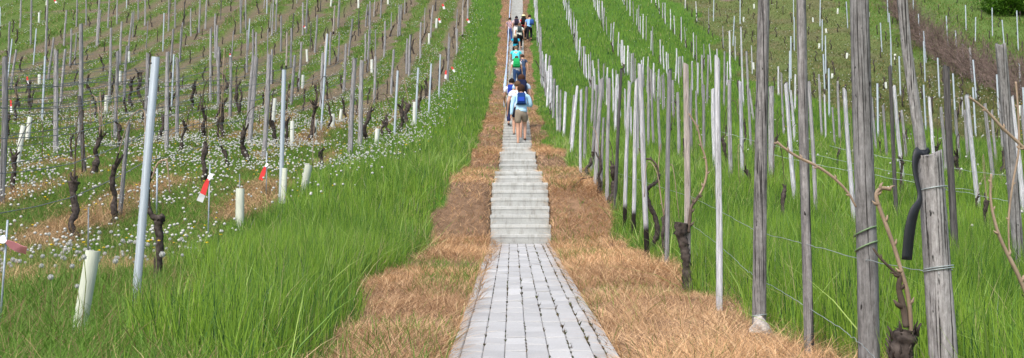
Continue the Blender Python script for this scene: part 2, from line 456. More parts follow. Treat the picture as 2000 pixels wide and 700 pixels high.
t = rg.random(n); col = lerp((.12, .26, .04), (.38, .52, .14), t); sd = rg.random(n) < .25; col[sd] = (.46, .40, .22)
blades('coarse_grass', X, Y, rg.uniform(.32, .58, n), np.where(sd, .004, .0085) * np.interp(Y, [0, 8, 26], [1, 1, 1.8]), rg.gamma(2.2, .16, n), rg.uniform(.3, 1.6, n), col, M['blade'], rg, droop=.35)
# short meadow, olive turf, bright turf, sparse growth on soil
X, Y, rg = scatter(.26, 1900, 2.6, 118, 31)
z, u = zones(X, Y); r_ = rg.random(len(X))
keep = (z == 3) | (z == 5) | ((z == 4) & (r_ < .65)) | ((z == 7) & (r_ < .28)) | ((z == 8) & (r_ < .05)) | ((z == 1) & (r_ < np.where(vn(X, Y, .7, 33) > .64, .26, .035)))
X, Y, z = X[keep], Y[keep], z[keep]; n = len(X)
h = np.choose(z, [.1, .10, .1, .15, .12, .16, .1, .11, .07, .1]) * rg.uniform(.6, 1.5, n) * (.6 + .9 * vn(X, Y, 1.1, 34))
w = np.maximum(.0045, .46 / pxm(Y)) * rg.uniform(.6, 1.3, n)
t = np.clip(vn(X, Y, .8, 35) * .6 + rg.random(n) * .6 - .1, 0, 1)
col = lerp((.06, .15, .016), (.19, .34, .05), t)
o = z == 4; col[o] = lerp((.07, .095, .025), (.16, .19, .055), t[o])
o = z == 5; col[o] = lerp((.08, .15, .02), (.17, .27, .045), t[o])
o = (rg.random(n) < np.where(z == 7, .45, np.where(z == 4, .12, .14))); col[o] = lerp((.22, .15, .07), (.40, .30, .16), rg.random(int(o.sum())))
blades('meadow_grass', X, Y, h, w, rg.uniform(.1, .9, n), rg.uniform(0, .8, n), col, M['blade'], rg)
# dry straw on the strips beside the path and under the vines
X, Y, rg = scatter(.62, 5600, 2.6, 112, 41)
z, u = zones(X, Y); r_ = rg.random(len(X))
keep = ((z == 1) & (np.abs(u) > .41) & (vn(X, Y, .4, 43) > .2) & ((vn(X, Y, .9, 12) < .64) | (r_ < .4))) | ((z == 7) & (r_ < .5)) | ((z == 3) & (r_ < .05)) | ((z == 8) & (r_ < .06)) | ((z == 4) & (r_ < .035)) | \
       (((z == 0) | (z == 2)) & (np.abs(u) < 1.9) & (r_ < .10))
X, Y, z, u = X[keep], Y[keep], z[keep], u[keep]; n = len(X)
h = (.05 + .09 * vn(X, Y, .6, 44)) * rg.uniform(.5, 1.9, n) * np.interp(Y, [0, 15, 60], [1, .9, .7])
w = np.maximum(.0024, .36 / pxm(Y)) * rg.uniform(.6, 1.4, n)
t = rg.random(n) * .65 + vn(X, Y, .8, 45) * .5
t = np.clip(t, 0, 1)
col = lerp((.30, .155, .070), (.86, .58, .33), t)
gp = sst(.55, .75, vn(X, Y, 1.6, 46))[:, None] * .12; col = col * (1 - gp) + (col.mean(1)[:, None] * np.array((1.08, .94, .74))) * gp
dk = rg.random(n) < .10; col[dk] = (.14, .085, .05)
pale = rg.random(n) < .07; col[pale] = (.80, .60, .36)
o = (z != 1); col[o] = col[o] * .8 + np.array((.05, .05, .03)); h = np.where(o & (Y < 16) & (rg.random(n) < .5), h * 1.9, h)
blades('dry_grass', X, Y, h, w, rg.uniform(.4, 2.3, n), rg.uniform(-.4, .9, n), col, M['straw'], rg, droop=.36)
# straw lying over the path edges
rg = np.random.default_rng(52)
n = 2600; Y = rg.uniform(3, 13.4, n); side = np.where(rg.random(n) < .6, -1, 1)
over = np.where(side < 0, np.interp(Y, [3, 6.9, 7.2, 7.9, 8.3, 9.4, 9.8, 13.4], [.45, .44, .38, .37, .40, .41, .36, .34]), .43) + rg.normal(0, .015, n)
X = .11 + side * over; h = rg.uniform(.05, .14, n)
ob = blades('fallen_straw', X, Y, h, rg.uniform(.003, .006, n), rg.uniform(.6, 1.8, n), rg.uniform(0, .6, n), lerp((.25, .13, .05), (.60, .38, .19), rg.random(n)), M['straw'], rg, droop=.45)
# H() without the path trench is within a couple of cm of the path top, so lift these onto it
# weeds in the long joints of the pavers
V = []; F = []; C = []
rw = random.Random(9)
for cidx in range(1, 8):
    xj = X0 + PW * cidx if cidx < 7 else X0 + PW * 6 + .066
    amt = (.45, .5, .6, .6, .8, 1.0, 1.2)[cidx - 1]
    y = 3.6
    while y < BASE[0] - .1:
        y += rw.expovariate(1) * .075 / amt
        big = rw.random() < .18 * amt
        for k in range(rw.randint(5, 9) if big else rw.randint(2, 4)):
            a = rw.uniform(0, 2 * PI); L = rw.uniform(.012, .035) if big else rw.uniform(.006, .016); ww = .0035
            bx, by = xj + rw.uniform(-.004, .004), y + rw.uniform(-.02, .02) * 1; bz = pz(by) - .004
            n0 = len(V); V += [(bx - ww, by, bz), (bx + ww, by + ww, bz), (bx + math.cos(a) * L * .6, by + math.sin(a) * L, bz + .004 + L * rw.uniform(.3, 1))]
            F.append((n0, n0 + 1, n0 + 2)); cl = rw.choice(((.10, .07, .04), (.14, .10, .05), (.05, .08, .02), (.09, .12, .03), (.07, .05, .035)))
            C += [cl] * 3
        # dark moss plug in the joint itself
        L = rw.uniform(.012, .05); n0 = len(V)
        zb = pz(y) + .0012; V += [(xj - .0045, y, zb), (xj + .0045, y, zb), (xj + .004, y + L, pz(y + L) + .0012), (xj - .004, y + L, pz(y + L) + .0012)]
        F.append((n0, n0 + 1, n0 + 2, n0 + 3)); C += [(.045, .038, .028)] * 4
me = mesh_py('joint_weeds', V, F); a = me.color_attributes.new('col', 'FLOAT_COLOR', 'POINT')
a.data.foreach_set('color', np.array([(*c, 1) for c in C], dtype=np.float32).ravel())
tag(link('joint_weeds', me, M['straw'], smooth=False), kind='stuff')

# ------------------------------------------------------------------ dandelions
def ico_mesh(sub, noise_amt=0.0, rs=1):
    bm = bmesh.new(); bmesh.ops.create_icosphere(bm, subdivisions=sub, radius=1.0)
    r = random.Random(rs)
    for v in bm.verts: v.co *= 1 + r.uniform(-noise_amt, noise_amt)
    vs_ = [tuple(v.co) for v in bm.verts]; fs = [tuple(v.index for v in f.verts) for f in bm.faces]; bm.free(); return np.array(vs_), np.array(fs)
def ball_field(name, P, R, mat, sub=1, flat=1.0):
    v, f = ico_mesh(sub, .12); n = len(P)
    v = v * np.array((1, 1, flat))
    co = (P[:, None, :] + v[None] * R[:, None, None]).reshape(-1, 3)
    lp = (f[None] + (np.arange(n) * len(v))[:, None, None]).ravel(); nf = n * len(f)
    me = mesh_np(name, co, lp, np.arange(nf) * 3, np.full(nf, 3), mat, smooth=True); return me
M['fluff'] = plain('dandelion_fluff', (.50, .51, .48), .95, .12, 60, .05)
M['fluff_core'] = plain('dandelion_core', (.25, .22, .16), .9, .2, 40, .1)
M['yellow'] = plain('dandelion_yellow', (.78, .52, .02), .7, .12, 30, .2)
M['stalk'] = plain('flower_stalk', (.16, .20, .06), .7, .3, 20, .2)
X, Y, rg = scatter(.046, 75, 5.0, 74, 61)
z, u = zones(X, Y)
cl = vn(X, Y, 1.4, 62) * .7 + vn(X, Y, .45, 63) * .3
prob = np.where((z == 3) | (z == 7), np.interp(cl, [.35, .5, .62], [.06, .45, .9]), 0) * np.interp(Y, [5, 9, 14, 38, 52, 72], [.30, .36, .62, .75, .95, .85])
prob = np.where((z == 2) & (u < -2.1) & (Y > 14), .30 * sst(-2.0, -3.2, u) + .05, prob)
prob = np.where((z == 4), .05, prob); prob = np.where((z == 0) & (u > 5), .012, prob)
k = rg.random(len(X)) < prob; X, Y = X[k], Y[k]; n = len(X)
hh = rg.uniform(.16, .34, n) * np.interp(Y, [0, 30, 70], [1, .85, .7]); hh = np.where((X - xc(Y)) > -3.3, hh + .12, hh)
P = np.stack([X, Y, H(X, Y) + hh], 1); Rr = rg.uniform(.012, .024, n) * np.interp(Y, [0, 10, 25, 70], [.85, .92, 1.0, 1.3])
isy = rg.random(n) < .10
order = np.argsort(Y); near = np.zeros(n, bool); near[order[:190]] = True; near &= ~isy
far = ~near & ~isy
o = link('dandelion_clocks', ball_field('dandelion_clocks', P[far], Rr[far], M['fluff']), smooth=False); tag(o, kind='stuff')
P2 = P[isy].copy(); P2[:, 2] -= .06
o = link('yellow_dandelions', ball_field('yellow_dandelions', P2, Rr[isy] * 1.0, M['yellow'], 1, .45), smooth=False); tag(o, kind='stuff')
# dandelion leaves / broad weeds as mass under the flowers are in the meadow grass
def head_mesh():
    # a sphere of fine radiating hairs round a small core
    r = random.Random(4); V = []; F = []
    v, f = ico_mesh(2, .10, 3); V = [tuple(p * .80) for p in v]; F = [tuple(q) for q in f]
    for i in range(170):
        a = r.uniform(0, 2 * PI); c = r.uniform(-1, 1); s = math.sqrt(1 - c * c); dv = Vector((s * math.cos(a), s * math.sin(a), c))
        t = dv.orthogonal().normalized() * .10; n0 = len(V)
        V += [tuple(dv * .7 + t), tuple(dv * .7 - t), tuple(dv * r.uniform(.95, 1.08))]; F.append((n0, n0 + 1, n0 + 2))
    me = mesh_py('seed_head', V, F); return me
HEAD = head_mesh(); HEAD.materials.append(M['fluff'])
def tube(pts, rad, sides=6, caps=True, wob=0.0, rs=0):
    """swept tube; rad a number or a list; returns verts, faces"""
    r = random.Random(rs); pts = [Vector(p) for p in pts]; n = len(pts)
    rad = [rad] * n if isinstance(rad, (int, float)) else list(rad)
    V = []; F = []; up = None
    for i, p in enumerate(pts):
        t = (pts[min(i + 1, n - 1)] - pts[max(i - 1, 0)]).normalized()
        if up is None: up = t.orthogonal().normalized()
        up = (up - t * up.dot(t)).normalized(); sd = t.cross(up)
        for k in range(sides):
            a = 2 * PI * k / sides; q = rad[i] * (1 + r.uniform(-wob, wob))
            V.append(tuple(p + (up * math.cos(a) + sd * math.sin(a)) * q))
    for i in range(n - 1):
        for k in range(sides):
            a, b = i * sides + k, i * sides + (k + 1) % sides; F.append((a, b, b + sides, a + sides))
    if caps: F.append(tuple(range(sides - 1, -1, -1))); F.append(tuple(range((n - 1) * sides, n * sides)))
    return V, F
class MB:
    def __init__(s): s.v = []; s.f = []
    def add(s, vf, mtx=None):
        v, f = vf; n = len(s.v)
        s.v += [tuple(mtx @ Vector(p)) for p in v] if mtx is not None else [tuple(p) for p in v]
        s.f += [tuple(i + n for i in q) for q in f]; return s
    def build(s, name, mat, parent=None, smooth=True):
        return link(name, mesh_py(name, s.v, s.f), mat, parent, smooth)
    def mesh(s, name, mat):
        me = mesh_py(name, s.v, s.f); me.materials.append(mat); me.polygons.foreach_set('use_smooth', [True] * len(me.polygons)); return me
def box(x0, x1, y0, y1, z0, z1):
    V = [(x, y, z) for z in (z0, z1) for x, y in ((x0, y0), (x1, y0), (x1, y1), (x0, y1))]
    return V, [(3, 2, 1, 0), (4, 5, 6, 7), (0, 1, 5, 4), (1, 2, 6, 5), (2, 3, 7, 6), (3, 0, 4, 7)]
DANDY = []
STEM = MB().add(tube([(0, 0, 0), (.02, 0, .35), (.03, .01, .7), (0, 0, 1)], [.006, .005, .005, .005], 5)).mesh('stem', M['stalk'])
ids = np.where(near)[0]; ids = ids[np.argsort(Y[ids])]
for q, i in enumerate(ids):
    e = empty('dandelion', (float(P[i, 0]), float(P[i, 1]), float(P[i, 2] - hh[i])))
    tag(e, None, 'flower', 'dandelion clocks in the lower meadow'); DANDY.append(e)
    s = link('stem', STEM, parent=e, smooth=False); s.scale = (.5, .5, hh[i])
    hd = link('seed_head', HEAD, parent=e, smooth=False); hd.location = (0, 0, hh[i]); hd.scale = (Rr[i],) * 3

# ------------------------------------------------------------------ wooden stakes, steel posts
def stake_mesh(seed, rings=14, sides=11, pointed=False):
    r = random.Random(seed); V = []; F = []
    ph = [r.uniform(0, 6.28) for _ in range(6)]
    for i in range(rings + 1):
        t = i / rings; rr = 1.08 - .16 * t
        bx = .55 * math.sin(t * 3.1 + ph[0]) * (t * (1 - t)) * 2.2; by = .5 * math.sin(t * 4 + ph[1]) * t * (1 - t) * 2
        for k in range(sides):
            a = 2 * PI * k / sides
            q = rr * (1 + .07 * math.sin(3 * a + ph[2]) + .06 * math.sin(5 * a + ph[3] + t * 3) + r.uniform(-.05, .05))
            z = t
            if i == rings: z += r.uniform(-.008, .008) + .010 * math.cos(a + ph[4])
            V.append((bx + q * math.cos(a), by + q * math.sin(a), z))
    for i in range(rings):
        for k in range(sides):
            a, b = i * sides + k, i * sides + (k + 1) % sides; F.append((a, b, b + sides, a + sides))
    n = len(V); V.append((0, 0, 1.003)); b0 = rings * sides
    for k in range(sides): F.append((b0 + k, b0 + (k + 1) % sides, n))
    return mesh_py('stake', V, F)
STK = {}
for i, key in enumerate(('stake_white', 'stake_dip', 'stake_grey', 'stake_dark', 'stake_tan')):
    STK[key] = []
    for j in range(4):
        me = stake_mesh(10 * i + j); me.materials.append(M[key]); me.polygons.foreach_set('use_smooth', [True] * len(me.polygons)); STK[key].append(me)
def steel_mesh(mat, seed=0):
    # thin C profile with small hooks and a hole near the top
    mb = MB(); V = []; F = []
    pr = [(-1, .6), (-1, -.6), (1, -.6), (1, .6), (.75, .6), (.75, -.4), (-.75, -.4), (-.75, .6)]
    for z in (0, .25, .5, .75, 1): V += [(x, y, z) for x, y in pr]
    for i in range(4):
        for k in range(8):
            a, b = i * 8 + k, i * 8 + (k + 1) % 8; F.append((a, b, b + 8, a + 8))
    F.append((32, 33, 38, 39)); F.append((33, 34, 37, 38)); F.append((34, 35, 36, 37))
    mb.add((V, F))
    for k in range(9):
        z = .35 + k * .07
        mb.add(box(1.0, 1.25, -.3, .1, z, z + .006)); mb.add(box(-1.25, -1.0, -.3, .1, z, z + .006))
    return mb.mesh('steel_post', mat)
STEELM = [steel_mesh(M['steel']), steel_mesh(M['steel_dull'])]
ORD = ['zeroth', 'first', 'second', 'third', 'fourth', 'fifth', 'sixth', 'seventh', 'eighth', 'ninth', 'tenth', 'eleventh', 'twelfth', 'thirteenth', 'fourteenth',
       'fifteenth', 'sixteenth', 'seventeenth', 'eighteenth', 'nineteenth', 'twentieth']
def ordn(i):
    if i <= 20: return ORD[i]
    if i == 100: return 'hundredth'
    if i > 100: return 'hundred-and-' + ordn(i - 100)
    tens = {2: 'twenty', 3: 'thirty', 4: 'forty', 5: 'fifty', 6: 'sixty', 7: 'seventy', 8: 'eighty', 9: 'ninety'}[min(9, i // 10)]
    return tens.replace('ty', 'tieth') if i % 10 == 0 else tens + '-' + ORD[i % 10]
PLACED = []     # everything standing in the rows, labelled at the end
def stand(o, base, top, rad, seed=0, flat=False):
    b = Vector(base); t = Vector(top); ax = t - b; L = ax.length
    q = ax.to_track_quat('Z', 'Y') @ Quaternion((0, 0, 1), random.Random(seed).uniform(-.5, .5) if flat else random.Random(seed).uniform(0, 6.28))
    if flat: q = Vector((0, 0, 1)).rotation_difference(ax) @ Quaternion((0, 0, 1), random.Random(seed).uniform(-.4, .4))
    o.rotation_mode = 'QUATERNION'; o.rotation_quaternion = q; o.location = b; o.scale = (rad, rad, L)
    return o
KIND = {'W': 'stake_white', 'P': 'stake_dip', 'G': 'stake_grey', 'D': 'stake_dark', 'T': 'stake_tan'}
LOOK = {'W': 'bleached white', 'P': 'white dark-footed', 'G': 'weathered grey', 'D': 'dark old', 'T': 'pale peeled'}
def put(kind, xt, yt, xb, yb, w, left=False, label=None):
    bx, by, bz = hit(xb, yb); tx, ty, tz = at_depth(xt, yt, by)
    p = FPX / by; rad = max(.012, w / p / 2)
    yaw = random.Random(int(xb * 7 + yb)).uniform(-.03, .03) * (tz - bz)
    base = Vector((bx, by, bz)); top = Vector((tx, ty + yaw, tz)); base = base - (top - base).normalized() * .12
    if kind == 'M':
        o = bpy.data.objects.new('steel_post', STEELM[0 if w < 20 else 1]); cat = 'post'
        COL.objects.link(o); stand(o, base, top, min(rad, .03), int(xb), flat=True)
    else:
        L = STK[KIND[kind]]
        o = bpy.data.objects.new('wooden_post' if left else 'wooden_stake', L[int(xb * 3 + yb) % 4]); cat = 'post' if left else 'stake'
        COL.objects.link(o); stand(o, base, top, min(rad, .055), int(xb * 13))
    PLACED.append([o, kind, bx, by, p * (tz - bz), left, label]); o['category'] = cat
    return o
# stakes on the right, measured from the photograph: kind, top x, top y, foot x, foot y, width
RIGHT = [
 ('W',1067,106,1065,161,5),('G',1074,109,1072,150,4),('W',1072,130,1068.5,211,4.5),('W',1075.7,129,1075.7,217,6),('G',1083,154,1080.6,234,5),
 ('W',1088.6,167,1089,257,5),('G',1095,176,1093.5,260,4),('W',1105,180,1100.6,268,5.5),('W',1128,169,1116,298,6),('G',1121,187,1112,290,4),
 ('W',1134.5,176,1134,337,5.5),('G',1146,171,1142,325,6),('G',1165.7,168,1155,337,6),('G',1176,154,1163,362,8),('G',1179,230,1174,375,5),
 ('G',1190,154,1186,392,7),('D',1213.5,136,1200,410,6.5),('P',1228.6,163,1219.6,451,7.5),('P',1243,156,1236,467,7.5),('P',1249,128,1264.6,507,10),
 ('G',1308.6,137,1302,522,9),('T',1341,124,1343,567,12),('W',1404,110,1405,608,12),
 ('W',1446,160,1450,358,7),('G',1425,156,1427,358,8),('W',1393,174,1396,348,7),('W',1535,163,1553,400,8),('G',1507,169,1507,360,11),
 ('W',1544,177,1553,290,5),('G',1582,158,1594,425,7),('W',1650,176,1668,445,8.5),('D',1737,131,1752,432,7.5),('W',1744,171,1765,366,7),
 ('W',1888,186,1913,424,8.5),('G',1837,211,1848,350,6),('W',1816,191,1825,340,6),('G',1923,203,1941,362,7),('W',1975,190,2002,440,9),
 ('D',1843,133,1868,560,13),('W',1221,174,1221,262,4),('W',1232,209,1233.7,278,4),('G',1266,130,1267,300,5),('G',1271,137,1277,300,5),
 ('G',1285,191,1290,312,5.5),('G',1278.6,143,1279,205,3.5),('G',1293,147,1295,222,3.5),('G',1288.6,150,1290,203,3),('G',1314,157,1316,240,5),
 ('G',1324,181,1326,318,6),('G',1350,174,1350,312,5.5),('W',1352,120,1352,182,3.5),('W',1363,124,1363,190,3.5),('G',1360,177,1361,262,4),
 ('G',1373,166,1375,310,6),('G',1371,108,1372,190,4),('G',1383,108,1381,208,4),('W',1321.6,95,1321,150,3),('G',1329,111,1330,158,3),
 ('G',1256,124,1256.6,176,3.5),('G',1237,104,1237,162,3.5),('W',1227,90,1226,148,3.5),('W',1214,79,1215,130,3.5),('G',1416,100,1414,213,4),
 ('W',1425,60,1427,158,3.5),('W',1448,52,1452,210,3.5),('G',1458.6,100,1467,296,4.5),('G',1464,174,1473,248,4),('W',1520,130,1521,188,3.5),
 ('W',1554,146,1552,219,4),('W',1574,134,1575,156,3.5),('G',1526,143,1531,273,4),('G',1635,160,1640,285,4.5),('G',1626,210,1631,300,4),
 ('G',1679,190,1688,330,5),('G',1726,205,1733,320,5),('G',1762,215,1771,330,5),('G',1867,215,1876,330,5),('G',1884,215,1892,335,5.5),
 ('W',1878,190,1881,230,3),('G',1937,215,1947,335,5),('G',1952,200,1960,320,5),('G',1997,205,2006,330,5),('G',1704,190,1712,310,4.5),
 ('G',1880,86,1884,148,6),('G',1894.5,93,1900,162,6),('G',1947,85,1952,150,5),('W',1962,86,1966,140,4),('G',1600,145,1606,275,4.5),
 ('W',1602,160,1605,270,3.5),('W',1611,185,1613,282,3.5),('G',1568,200,1572,300,5),('G',1487,180,1491,260,4),('G',1403,150,1406,230,4),
 ('G',1244,180,1246,320,5),('W',1205,150,1201,262,5),('G',1202,172,1199,250,4),('G',1158,150,1155,250,4.5),
]
for a in RIGHT: put(*a)
METAL = [(1804,166,1809,262,3),(1832,113,1835,193,3),(1861,144,1868,270,3),(1901,117,1907,196,3),(1900,171,1906,270,3),(1946.6,146,1951,231,3),
 (1957,191,1964,300,3.5),(1990,124,1994,191,3),(1998,171,2003,260,3.5),(1608.6,106,1611,179,3),(1619,134,1620,240,3.5),(1694,138,1701,240,3.5),
 (1714,163,1715,270,3.5),(1740,85,1741,148,3),(1756.6,110,1759,188,3),(1549,-40,1550,38,2.6),(1551,34,1551.5,99,2.8),(1603,-25,1601.5,52,2.6),
 (1605.5,38.6,1606,101,3),(1612,70,1613,145,3),(1653,3.4,1656,57,2.6),(1545,71,1545,155,3.2),(1394.5,-20,1393.5,42,2.6),(1446,-20,1445.5,48,2.6),
 (1434,32,1431.6,91,2.8),(1482,68,1481,130,3),(1720,44.6,1722.5,103,2.8),(1733,-20,1735,46,2.6),(1736.6,26,1740,79,2.8),(1739,75,1741,140,3),
 (1794,27,1797,86,2.8),(1804,61,1809,124,3),(1803,81,1807,160,3.2),(1784,0,1785.5,57,2.6),(1886,10,1887,60,2.8),(1905,34,1905,85,2.8),
 (1848.6,31,1851.7,95,2.8),(1866.6,60,1870,120,3),(1937,16,1938.6,72,2.8),(1958,39,1962,98,3),(1986,21,1989,100,3),(1542,100,1542,180,3)]
for a in METAL: put('M', *a)
# posts on the left
LEFT = [
 ('G',8.6,111,3,398,11),('G',112,100,109,304,9),('G',157,49,156,290,8),('D',156,190,166,340,8),('M',90,111,82,238,4),('G',253,240,234,420,8),
 ('G',287,103,286,262,8),('G',326,101,325,298,8),('G',346.6,114,346,270,7),('M',340,107,335,210,3.5),('G',228.6,100,225,275,7),('G',247,90,242,200,5),
 ('G',218.6,57,213,205,5),('G',258,24,251,100,4),('G',238.6,43,234,128,4),('G',195,-5,188.6,93,3.5),('G',213,-10,211,56,3),('G',230,-12,228,48,3),
 ('G',284,-10,283,52,3.5),('G',271,-14,270,42,3),('M',321,26,318,102,3),('M',248.6,-40,247,18,2.5),('G',330,-20,329,62,3),('G',343,-15,342,56,3.5),
 ('G',338.6,57,334,128,5),('G',354,54,351,122,4),('G',94,-5,89,118,5),('G',41,-20,39,56,3),('G',61,-20,60,88,4),('G',20,43,16,112,4),
 ('M',23,76,14,165,4),('G',31,97,21,175,5),('M',71,56,65,128,3.5),('G',106,74,94,158,5),('G',127,96,118,205,6),('G',131,21,125,91,4),
 ('G',138.6,57,136.6,130,4),('G',168.6,-15,168,50,3),('G',151,-15,149,53,3),('G',196,20,190,93,3.5),('M',1,15,0,60,2.5),
 ('G',391,-5,388.6,65,3.5),('G',404,-12,401,58,3.2),('G',373,17,373,71,3),('G',421,27,420,116,4.5),('G',412,57,411,200,4.5),('G',425,51,424,131,4),
 ('G',428.6,93,426,212,5.5),('G',451,106,449.5,228,6),('G',470,-15,470,66,3.5),('G',480,-20,480,59,3),('M',488,37,484,99,3),('G',483,60,482,142,4),
 ('G',494,57,493,128,4),('G',501,64,500,118,4),('G',496,110,483,255,9),('G',502,112,487,290,9),('G',526,109,515,309,9),('G',531,97,530,165,4),
 ('G',549,31,548.6,102,4),('G',534,-15,531,71,3.2),('G',541,0,538.6,65,3.2),('M',522,-40,521,28,2.5),('T',560.6,64,558.6,136,3.5),
 ('G',569,56,568,133,4),('G',575.7,108,568.6,208,6),('G',588.6,83,583,175,5),('G',592,6,591,69,3.5),('G',600,-6,598,66,3.2),('G',620,31,615,105,4),
 ('T',638,66,634,134,4),('G',646,63,643.5,128,4),('T',654,11,651,68,4),('G',663,-10,660,56,3.2),('G',688.6,37,681,111,4),('G',675.7,86,671,180,6),
 ('G',630,103,625.7,212,5.5),('M',639,66,627,256,4.5),('G',693,116,684,306,11),('G',708,121,702.5,299,10),('G',714,66,713,120,4),('G',721,59,717,139,4.5),
 ('G',733,110,730,205,5),('G',718,9,714,53,3.2),('G',723,3,720,51,3.2),('M',777,139,770,268,6),('G',769,97,764,186,5.5),('G',795.7,76,793.7,145,4.5),
 ('G',801,69,798.6,151,4.5),('M',817,133,811,252,5.5),('M',842,124,837,227,4.5),('M',860,106.6,857,196,4),('G',822,44,821,116,4),('G',845.7,11,841,76,4),
 ('G',878.6,73,874,160,6),('G',893,57,892,108,4),('T',904,21,903,73,4),('G',780,11,777,73,3.6),('G',784,9,781,71,3.4),('G',752,41,750,113,4),
 ('G',745.7,-10,743,36,3),('G',723,6,722,88,3.5),('G',914,-10,913,39,3.4),('M',299,109,265,592,15),('M',556,138,548,398,10),
]
for a in LEFT: put(*a, left=True)
# stakes further up the right-hand rows
rr = random.Random(77)
def on_row(u, y): 
    x = u + float(xc(y)); return x, y, float(H(x, y, False))
def proc_stake(u, y, kinds, hmin, hmax, lean, left=False, rad=(.024, .036)):
    x, y, z = on_row(u, y); k = rr.choice(kinds); h = rr.uniform(hmin, hmax)
    L = STK[KIND[k]]; o = bpy.data.objects.new('wooden_post' if left else 'wooden_stake', rr.choice(L)); COL.objects.link(o)
    base = (x, y, z - .1); top = (x + rr.uniform(-.07, .07) + lean * h, y + rr.uniform(-.08, .08), z + h)
    stand(o, base, top, rr.uniform(*rad), rr.random()); o['category'] = 'post' if left else 'stake'
    PLACED.append([o, k, x, y, FPX / y * h, left, None])
for k, (u, ya, yb_, sp) in enumerate(((1.30, 40, 77, 1.0), (3.5, 33, 77, 1.12), (5.7, 36, 78, 1.3), (7.9, 42, 78, 1.55), (10.1, 46, 78, 1.9), (12.3, 50, 78, 3.4))):
    y = ya
    while y < yb_:
        proc_stake(u + rr.uniform(-.07, .07), y, 'WWGGW', 1.15, 1.75, rr.uniform(-.03, .04))
        y += sp * rr.uniform(.6, 1.4)
# scattered extra posts at the very top left
for k in range(0, 11):
    y = rr.uniform(52, 58)
    while y < 78:
        proc_stake(ROW_L0 - ROW_LS * k + rr.uniform(-.05, .05), y, 'GGGD', 1.5, 1.9, .03, True, (.03, .04)); y += rr.uniform(5.5, 9)

# ------------------------------------------------------------------ the five big old posts close by on the right
def big_post(name, pts, mat, sides=26, rings=60, seed=1, groove=2, cat='post', label=None):
    """pts: list of (point, radius) from foot to top"""
    r = random.Random(seed); V = []; F = []
    P_ = [Vector(p) for p, q in pts]; R_ = [q for p, q in pts]
    ts = np.linspace(0, 1, len(P_)); ph = [r.uniform(0, 6.28) for _ in range(8)]
    ga = [r.uniform(0, 6.28) for _ in range(groove)] + [-PI / 2 + r.uniform(-.5, .5)]
    for i in range(rings + 1):
        t = i / rings; c = Vector([np.interp(t, ts, [p[k] for p in P_]) for k in range(3)]); R = float(np.interp(t, ts, R_))
        for k in range(sides):
            a = 2 * PI * k / sides
            q = 1 + .04 * math.sin(2 * a + ph[0] + t * 2) + .03 * math.sin(5 * a + ph[1] + 6 * t) + r.uniform(-.018, .018)
            for g in ga:
                dd = abs((a - g - .25 * math.sin(t * 5 + g) + PI) % (2 * PI) - PI)
                q -= .16 * math.exp(-(dd / .10) ** 2) * (.5 + .5 * math.sin(t * 9 + g * 3))
            zz = r.uniform(-.006, .006) + .012 * math.cos(a * 2 + ph[3]) if i == rings else 0
            V.append((c.x + R * q * math.cos(a), c.y + R * q * math.sin(a), c.z + zz))
    for i in range(rings):
        for k in range(sides):
            a, b = i * sides + k, i * sides + (k + 1) % sides; F.append((a, b, b + sides, a + sides))
    n = len(V); c = P_[-1]; V.append((c.x, c.y, c.z)); b0 = rings * sides
    for k in range(sides): F.append((b0 + k, b0 + (k + 1) % sides, n))
    o = link(name, mesh_py(name, V, F), mat); tag(o, label, cat); return o
def px_line(pts, y):
    """photo points with widths, all on the plane y metres ahead"""
    return [(at_depth(px, py, y), w / (FPX / y) / 2) for px, py, w in pts]
def col_z(px, y):   # ground under a photo column at distance y
    x = (px - 1000) / FPX * y; return x, float(H(x, y, False))
b1y = hit(1483, 648)[1]
o = big_post('wooden_post', px_line([(1482, 668, 26), (1485, 400, 24), (1489, 150, 23), (1494, -160, 21)], b1y), M['post_near_dark'], seed=3,
             label='tall dark weathered post standing in a lime-crusted stone')
BP1 = o
b2y = 4.75
b2 = big_post('wooden_post', px_line([(1583, 770, 19), (1576, 500, 19), (1569, 250, 20), (1561, -200, 18)], b2y), M['post_near_dark'], seed=5,
              label='tall slim dark post between the stone-footed one and the grey tied one')
b3y = 4.05
b3 = big_post('wooden_post', px_line([(1700, 860, 40), (1695, 550, 38), (1684, 250, 36), (1668, -380, 34)], b3y), M['post_near'], seed=8,
              label='tall thick grey post with two green ties round it')
b4y = 3.55
b4 = big_post('wooden_post', px_line([(1858, 1000, 52), (1840, 650, 51), (1826, 450, 49), (1815, 302, 47)], b4y), M['post_near'], seed=12, sides=36, rings=80,
              label='short thick grey post with wire bands and a black rubber strip')
b5y = 5.6
b5 = big_post('wooden_post', px_line([(1842, 690, 22), (1812, 430, 21), (1796, 270, 21), (1770, 90, 19), (1752, -120, 19)], b5y), M['post_near'], seed=15,
              label='tall leaning grey post rising behind the short thick one')
b6y = hit(1995, 585)[1]
b6 = big_post('wooden_post', px_line([(1996, 600, 20), (1985, 440, 20), (1972, 285, 20), (1954, 88, 19)], b6y), M['post_near'], seed=18,
              label='grey post leaning at the picture edge beyond the short thick one')
def wire_mesh_pts(pts, sag=0, kink=0.0, seed=0, n=12):
    r = random.Random(seed); out = []
    for (a, b) in zip(pts[:-1], pts[1:]):
        a = Vector(a); b = Vector(b)
        for i in range(n):
            t = i / n; p = a.lerp(b, t); p.z -= sag * 4 * t * (1 - t); p += Vector((r.uniform(-1, 1), r.uniform(-1, 1), r.uniform(-1, 1))) * kink
            out.append(p)
    out.append(Vector(pts[-1])); return out
def ring(c, rad, tr, tilt, mat, name, parent, turns=1.0, sides=5):
    pts = []
    for i in range(int(28 * turns) + 1):
        a = 2 * PI * i / 28; pts.append((c[0] + rad * math.cos(a), c[1] + rad * math.sin(a), c[2] + tilt * math.cos(a + .6) + .008 * (i / 28)))
    return MB().add(tube(pts, tr, sides)).build(name, mat, parent)
